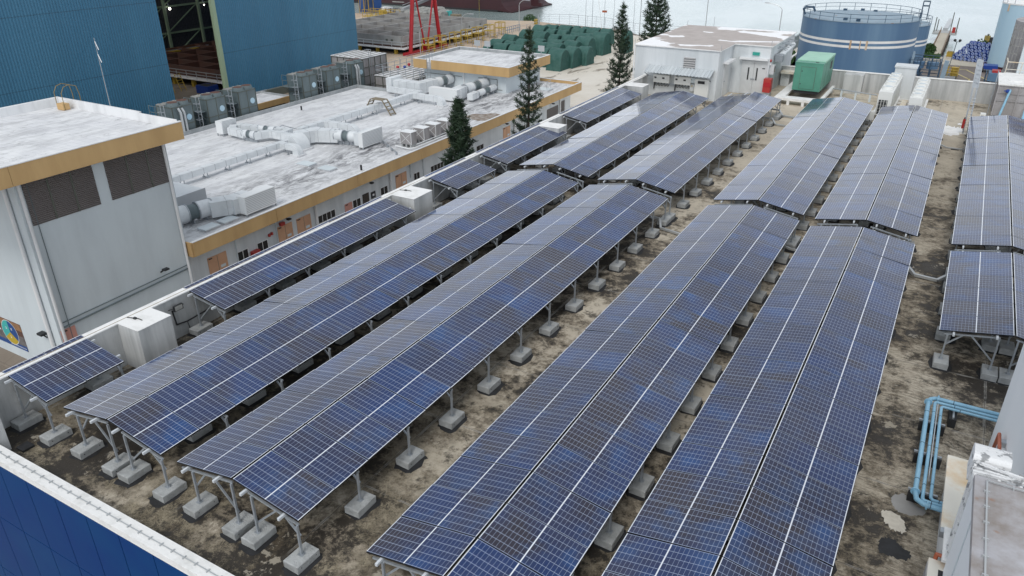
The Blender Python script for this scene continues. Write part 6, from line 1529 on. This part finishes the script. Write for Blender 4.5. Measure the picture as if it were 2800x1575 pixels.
# ------------------------------------------------------------------ storage tanks
def tank(lab, cx, cy, r, zt, s1, s2, nposts, seed):
    t = thing('storage_tank', (cx, cy, G), lab, 'storage tank'); n_ = 72
    b = B()
    zs = [G, s2[0], s2[1], s1[0], s1[1], zt]; ms = [0, 1, 0, 1, 0]
    for i, z in enumerate(zs):
        for k in range(n_): b.v.append((cx+r*math.cos(2*math.pi*k/n_), cy+r*math.sin(2*math.pi*k/n_), z))
    for i in range(5):
        for k in range(n_): b.f.append((i*n_+k, i*n_+(k+1) % n_, (i+1)*n_+(k+1) % n_, (i+1)*n_+k)); b.m.append(ms[i])
    b.build('shell', ['tank_blue', 'tank_stripe'], t, smooth=True)
    b = B(); i0 = len(b.v)
    for rr_, z in ((r+.06, zt-.02), (r+.06, zt+.06), (r*.5, zt+.3)):
        for k in range(n_): b.v.append((cx+rr_*math.cos(2*math.pi*k/n_), cy+rr_*math.sin(2*math.pi*k/n_), z))
    b.v.append((cx, cy, zt+.38)); T = len(b.v)-1
    for i in range(2):
        for k in range(n_): b.f.append((i*n_+k, i*n_+(k+1) % n_, (i+1)*n_+(k+1) % n_, (i+1)*n_+k)); b.m.append(0)
    for k in range(n_): b.f.append((2*n_+k, 2*n_+(k+1) % n_, T)); b.m.append(0)
    b.build('roof', 'tank_top', t, smooth=True)
    b = B()
    for z in (1.05, .55):
        for k in range(n_): a0, a1 = 2*math.pi*k/n_, 2*math.pi*(k+1)/n_; b.rod((cx+(r+.02)*math.cos(a0), cy+(r+.02)*math.sin(a0), zt+z), (cx+(r+.02)*math.cos(a1), cy+(r+.02)*math.sin(a1), zt+z), .03 if z > 1 else .022, n=4, cap=False)
    b.build('hand_rail', 'rail_blue', t)
    for k in range(nposts): a0 = 2*math.pi*k/nposts+.1; B().rod((cx+(r+.02)*math.cos(a0), cy+(r+.02)*math.sin(a0), zt), (cx+(r+.02)*math.cos(a0), cy+(r+.02)*math.sin(a0), zt+1.05), .035, n=5).build('rail_post', 'rail_blue', t)
    return t
t1 = tank('biggest blue storage tank with two white stripes and rust streaks', -13.9, 123.3, 7.75, -2.5, (-5.12, -4.80), (-5.78, -5.46), 22, 1)
b = B()
for (a, rr_) in ((-100, 6.4), (95, 6.0), (75, 5.2), (120, 5.6), (-85, 6.8)): b.box(-13.9+rr_*math.cos(R(a))-.25, -13.9+rr_*math.cos(R(a))+.25, 123.3+rr_*math.sin(R(a))-.25, 123.3+rr_*math.sin(R(a))+.25, -2.4, -2.05)
b.build('roof_fitting', 'rail_blue', t1)
b = B().path([(-21.2, 121.8, -2.5), (-21.5, 121.7, -1.7), (-21.2, 121.8, -1.4), (-20.2, 121.8, -1.4), (-19.9, 121.9, -2.0)], .16, n=6); b.build('vent_pipe', 'rail_blue', t1)
b = B()
for k in range(4): x = -6.3+(k % 2)*.8; y = 124+(k//2)*1.0; b.rod((x, y, -2.6), (x, y, -.2), .05, n=5)
for z in (-.2, -.8): b.path([(-6.3, 124, z), (-5.5, 124, z), (-5.5, 125, z), (-6.3, 125, z), (-6.3, 124, z)], .05, n=5)
b.build('ladder_head', 'rail_blue', t1)
for (a0, wd) in ((-88, .45), (-79, .25), (-73, .5)):      # rust runs across the two stripes
    b = B(); 
    for k in range(3):
        aa, bb = R(a0-wd*2+k*wd*1.3), R(a0-wd*2+(k+1)*wd*1.3); rr_ = 7.765
        b.quad((-13.9+rr_*math.cos(aa), 123.3+rr_*math.sin(aa), -5.95), (-13.9+rr_*math.cos(bb), 123.3+rr_*math.sin(bb), -5.95), (-13.9+rr_*math.cos(bb), 123.3+rr_*math.sin(bb), -4.75), (-13.9+rr_*math.cos(aa), 123.3+rr_*math.sin(aa), -4.75))
    b.build('rust_run', 'rust_streak', t1)
tank('smaller blue storage tank half hidden behind the biggest one', -11.2, 140.3, 5.78, -5.0, (-7.4, -7.1), (-8.0, -7.7), 16, 2)
t = thing('pale_silo', (8.3, 153.2, G), 'tall pale blue cylindrical silo with a white top at the right edge', 'silo')
B().rod((8.2, 153.2, G), (8.2, 153.2, -2.5), 4.5, n=48).build('shell', 'silo', t, smooth=True); B().rod((8.2, 153.2, -2.499), (8.2, 153.2, -2.3), 4.56, n=48).build('rim', 'coping', t, smooth=True)
b = B()
for k in range(12): a0 = R(150+k*20); b.rod((8.2+4.5*math.cos(a0), 153.2+4.5*math.sin(a0), -2.3), (8.2+4.5*math.cos(a0), 153.2+4.5*math.sin(a0), -1.3), .05, n=5)
b.build('rail_post', 'galv', t)['kind'] = 'stuff'
B().box(4.55, 4.75, 150.3, 150.6, -3.5, -2.5).build('rust_mark', 'rust_streak', t); B().rod((8.2, 153.2, G+.001), (8.2, 153.2, G+.3), 5.0, n=40).build('footing', 'hull_maroon', t)
# blue frame with small tanks
t = thing('process_frame', (-4, 128, G), 'dark blue pipe frame with small grey tanks and stairs beside the biggest tank', 'pipe frame')
b = B()
for x in (-6.2, -4.9, -3.6, -2.4):
    for y in (121.5, 124, 126.5): b.rod((x, y, G), (x, y, -7.6), .07, n=5)
for z in (-10.9, -9.6, -8.2, -7.6):
    for y in (121.5, 124, 126.5): b.rod((-6.2, y, z), (-2.4, y, z), .055, n=5)
    for x in (-6.2, -2.4): b.rod((x, 121.5, z), (x, 126.5, z), .055, n=5)
for k in range(9): b.rod((-6.2+k*.46, 121.4, -8.2), (-6.2+k*.46, 121.4, -7.2), .035, n=4)
for k in range(5): b.rod((-6.2+.3*k, 121.3, -11.6+k*.55), (-5.6+.3*k, 121.3, -11.6+k*.55), .06, n=4)
b.rod((-6.2, 121.3, -12), (-4.4, 121.3, -9), .06, n=4)
b.build('frame', 'rail_blue', t)
for x, z in ((-5.2, -8.9), (-3.4, -8.9), (-5.4, -11.2), (-3.6, -11.2)): B().rod((x, 123.5, z), (x, 123.5, z+.9), .75, n=16).build('small_tank', 'tank_blue', t, smooth=True)
B().rod((-6.0, 123.5, G), (-6.4, 123.5, -6.8), .5, n=16).build('process_column', 'tank_top', t, smooth=True)
B().rod((-2.0, 121.6, G), (-1.7, 121.6, -7.4), .28, sq=True).build('stanchion', 'tank_top', t)
# yellow skid, machines, lamp, drums, jetty, mooring post
t = thing('yellow_skid', (-1.1, 136.6, G), 'yellow railed machine skid parked on the marked yard behind the rear parapet', 'skid')
B().box(-2.2, -.1, 136.0, 137.6, G+.25, G+.55).build('base', 'steel_dark', t); b = B()
for x in (-2.2, -1.5, -.8, -.1): b.rod((x, 136, G+.5), (x, 136, G+1.8), .06, n=5).rod((x, 137.6, G+.5), (x, 137.6, G+1.8), .06, n=5)
for z in (1.0, 1.4, 1.8): b.rod((-2.2, 136, G+z), (-.1, 136, G+z), .06, n=5)
b.build('guard_rail', 'yellow', t); B().box(-1.1, -.2, 136.2, 137.4, G+.551, G+1.7).build('tank', 'yellow', t); B().box(-2.1, -.3, 134.6, 135.4, G+.03, G+.6).build('roller', 'galv', t)
t = thing('blue_pump_set', (4.6, 136.5, G), 'blue pump set with a red lid at the right of the marked yard', 'pump')
B().box(3.9, 5.3, 135.5, 138, G+.3, G+1.5).build('casing', 'tank_blue', t); B().box(4.3, 5.4, 136, 137.5, G+1.501, G+1.8).build('lid', 'red_paint', t); b = B()
for k in range(6): b.rod((3.6, 134+k*.7, G), (3.6, 134+k*.7, G+1.6), .05, n=4)
b.rod((3.6, 134, G+1.6), (3.6, 137.5, G+1.6), .05, n=4); b.build('pipe_rack', 'rail_blue', t)
t = thing('blue_tanker', (4.2, 146, G), 'blue wheeled tank trailer beside the foot of the pale silo', 'trailer')
B().box(3.2, 5.2, 144.8, 146.8, G+.5, G+1.1).build('body', 'drum_blue', t); b = B()
for x in (3.2, 5.2):
    for y in (144.9, 146.6): B().rod((x-.15, y, G+.35), (x+.15, y, G+.35), .35, n=14).build('wheel', 'rubber', t)
t = thing('twin_lamp', (-.75, 140, G), 'thin lamp post with two round lamps beside the yellow skid', 'street lamp')
B().rod((-1.6, 141, G), (-1.3, 141, -7.4), .06, n=6).build('pole', 'tower_grey', t)
for x in (-1.6, -.9): B().ball((x, 141, -7.2), .22).build('lamp_globe', 'dark', t)
B().rod((-1.6, 141, -7.4), (-.9, 141, -7.4), .04, n=5).build('arm', 'tower_grey', t)
b = B().rod((0, 0, 0), (0, .88, 0), .29, n=14, mi=0).rod((0, -.012, 0), (0, -.002, 0), .20, n=12, mi=1)
for f in (.28, .58): b.rod((0, f, 0), (0, f+.03, 0), .302, n=14)
b.rod((0, -.02, 0), (0, -.013, 0), .14, n=8, mi=0)
DM = b.mesh('drum', ['drum_blue', 'drum_white'], smooth=True)
rg = random.Random(8)
for layer in range(6):
    nrow = (11, 10, 9, 8, 7, 5)[layer]
    for k in range(nrow):
        for dep in range(2):
            if dep == 1 and layer < 5 and 0 < k < nrow-1: continue
            x = -1.35+(.3*layer+layer*.12)+k*.60+rg.uniform(-.05, .05); y = 155.6-(x+1.4)*.45+dep*1.0+rg.uniform(-.15, .15)+layer*.12
            o = bpy.data.objects.new('drum', DM); C.objects.link(o); o.location = (x, y, G+.33+layer*.51); o.rotation_euler = (rg.uniform(-.05, .05), rg.uniform(0, 3), rg.uniform(-.35, .35))
            tag(o, 'blue drum with a white lid, '+ORD[k]+' from the left in the '+('bottom', 'second', 'third', 'fourth', 'fifth', 'top')[layer]+' layer, '+('front' if dep == 0 else 'rear')+' row', 'drum', 'blue drums stacked by the water')
t = thing('jetty', (-4.6, 180, -12.6), 'narrow brown walkway jetty with hand rails reaching into the water', 'jetty')
B().box(-5.3, -3.5, 157, 194, -12.75, -12.5).build('deck', 'yard_pale', t)
b = B()
for x in (-5.3, -3.5):
    for z in (-11.5, -12.0): b.rod((x, 160, z), (x, 194, z), .05, n=5)
    for k in range(18): b.rod((x, 160+k*2, -12.5), (x, 160+k*2, -11.5), .045, n=5)
b.build('hand_rail', 'rust_rail', t)
b = B()
for x in (-5.3, -3.5):
    for k in range(7): b.rod((x, 163+k*5, -16), (x, 163+k*5, -12.7), .22, n=8)
b.build('pile', 'bark', t)['kind'] = 'stuff'
B().box(-6.8, -2.2, 192, 196.5, -12.9, -12.499).build('platform', 'concrete', t)
B().box(-3.2, -2.6, 193, 193.6, -12.498, -11.4).build('control_box', 'red_paint', t)
b = B()
for (x, y, h) in ((-6.6, 193, 3.0), (-6.2, 195, 2.4), (-2.4, 195, 2.9), (-2.4, 192.3, 2.2), (-3.6, 196, 3.8)): b.rod((x, y, -12.5), (x, y, -12.5+h), .09, n=6)
b.build('bollard_post', 'steel_dark', t)['kind'] = 'stuff'
B().rod((-4.6, 196, -12.4), (-4.2, 210, -11.9), .45, sq=True).build('loading_arm', 'lamp_steel', t)
t = thing('mooring_dolphin', (3.9, 195, -14.3), 'yellow and black mooring dolphin standing alone in the water', 'mooring dolphin')
B().box(3.1, 4.2, 194.4, 195.6, -14.0, -12.9).build('cap', 'sea_buoy', t); B().rod((3.3, 195, -15.5), (3.4, 195, -13.99), .35, n=10).rod((4.0, 195, -15.5), (4.0, 195, -13.99), .35, n=10).build('pile', 'bark', t)
B().rod((4.5, 194.5, -14.5), (4.5, 194.5, -13.1), .4, n=12).build('fender', 'rubber', t); B().ball((3.7, 195, -12.7), .22).build('marker_lamp', 'steel_dark', t)
t = thing('yellow_bollard_box', (-1.9, 158.8, G), 'small yellow box at the shore left of the drum stack', 'box')
B().box(-2.6, -1.4, 158.2, 159.2, G+.05, G+.8).build('case', 'yellow', t); B().box(-2.5, -1.5, 158.3, 159.1, G+.801, G+.9).build('lid', 'sea_buoy', t)

# white paint spilled on the far right of the slab
_c = lambda x, y: (1800+x/2.576, y/2.576)
blotch('paint_spill', [_c(*p) for p in blob([(2035, 880), (2090, 895), (2145, 900), (2140, 945), (2060, 958), (2005, 945), (2010, 900)][::-1], 3, .2, 6)], .006, 'coping')
blotch('paint_splash', [_c(*p) for p in blob([(2110, 868), (2150, 868), (2148, 882), (2110, 880)][::-1], 2, .1, 7)], .006, 'coping')
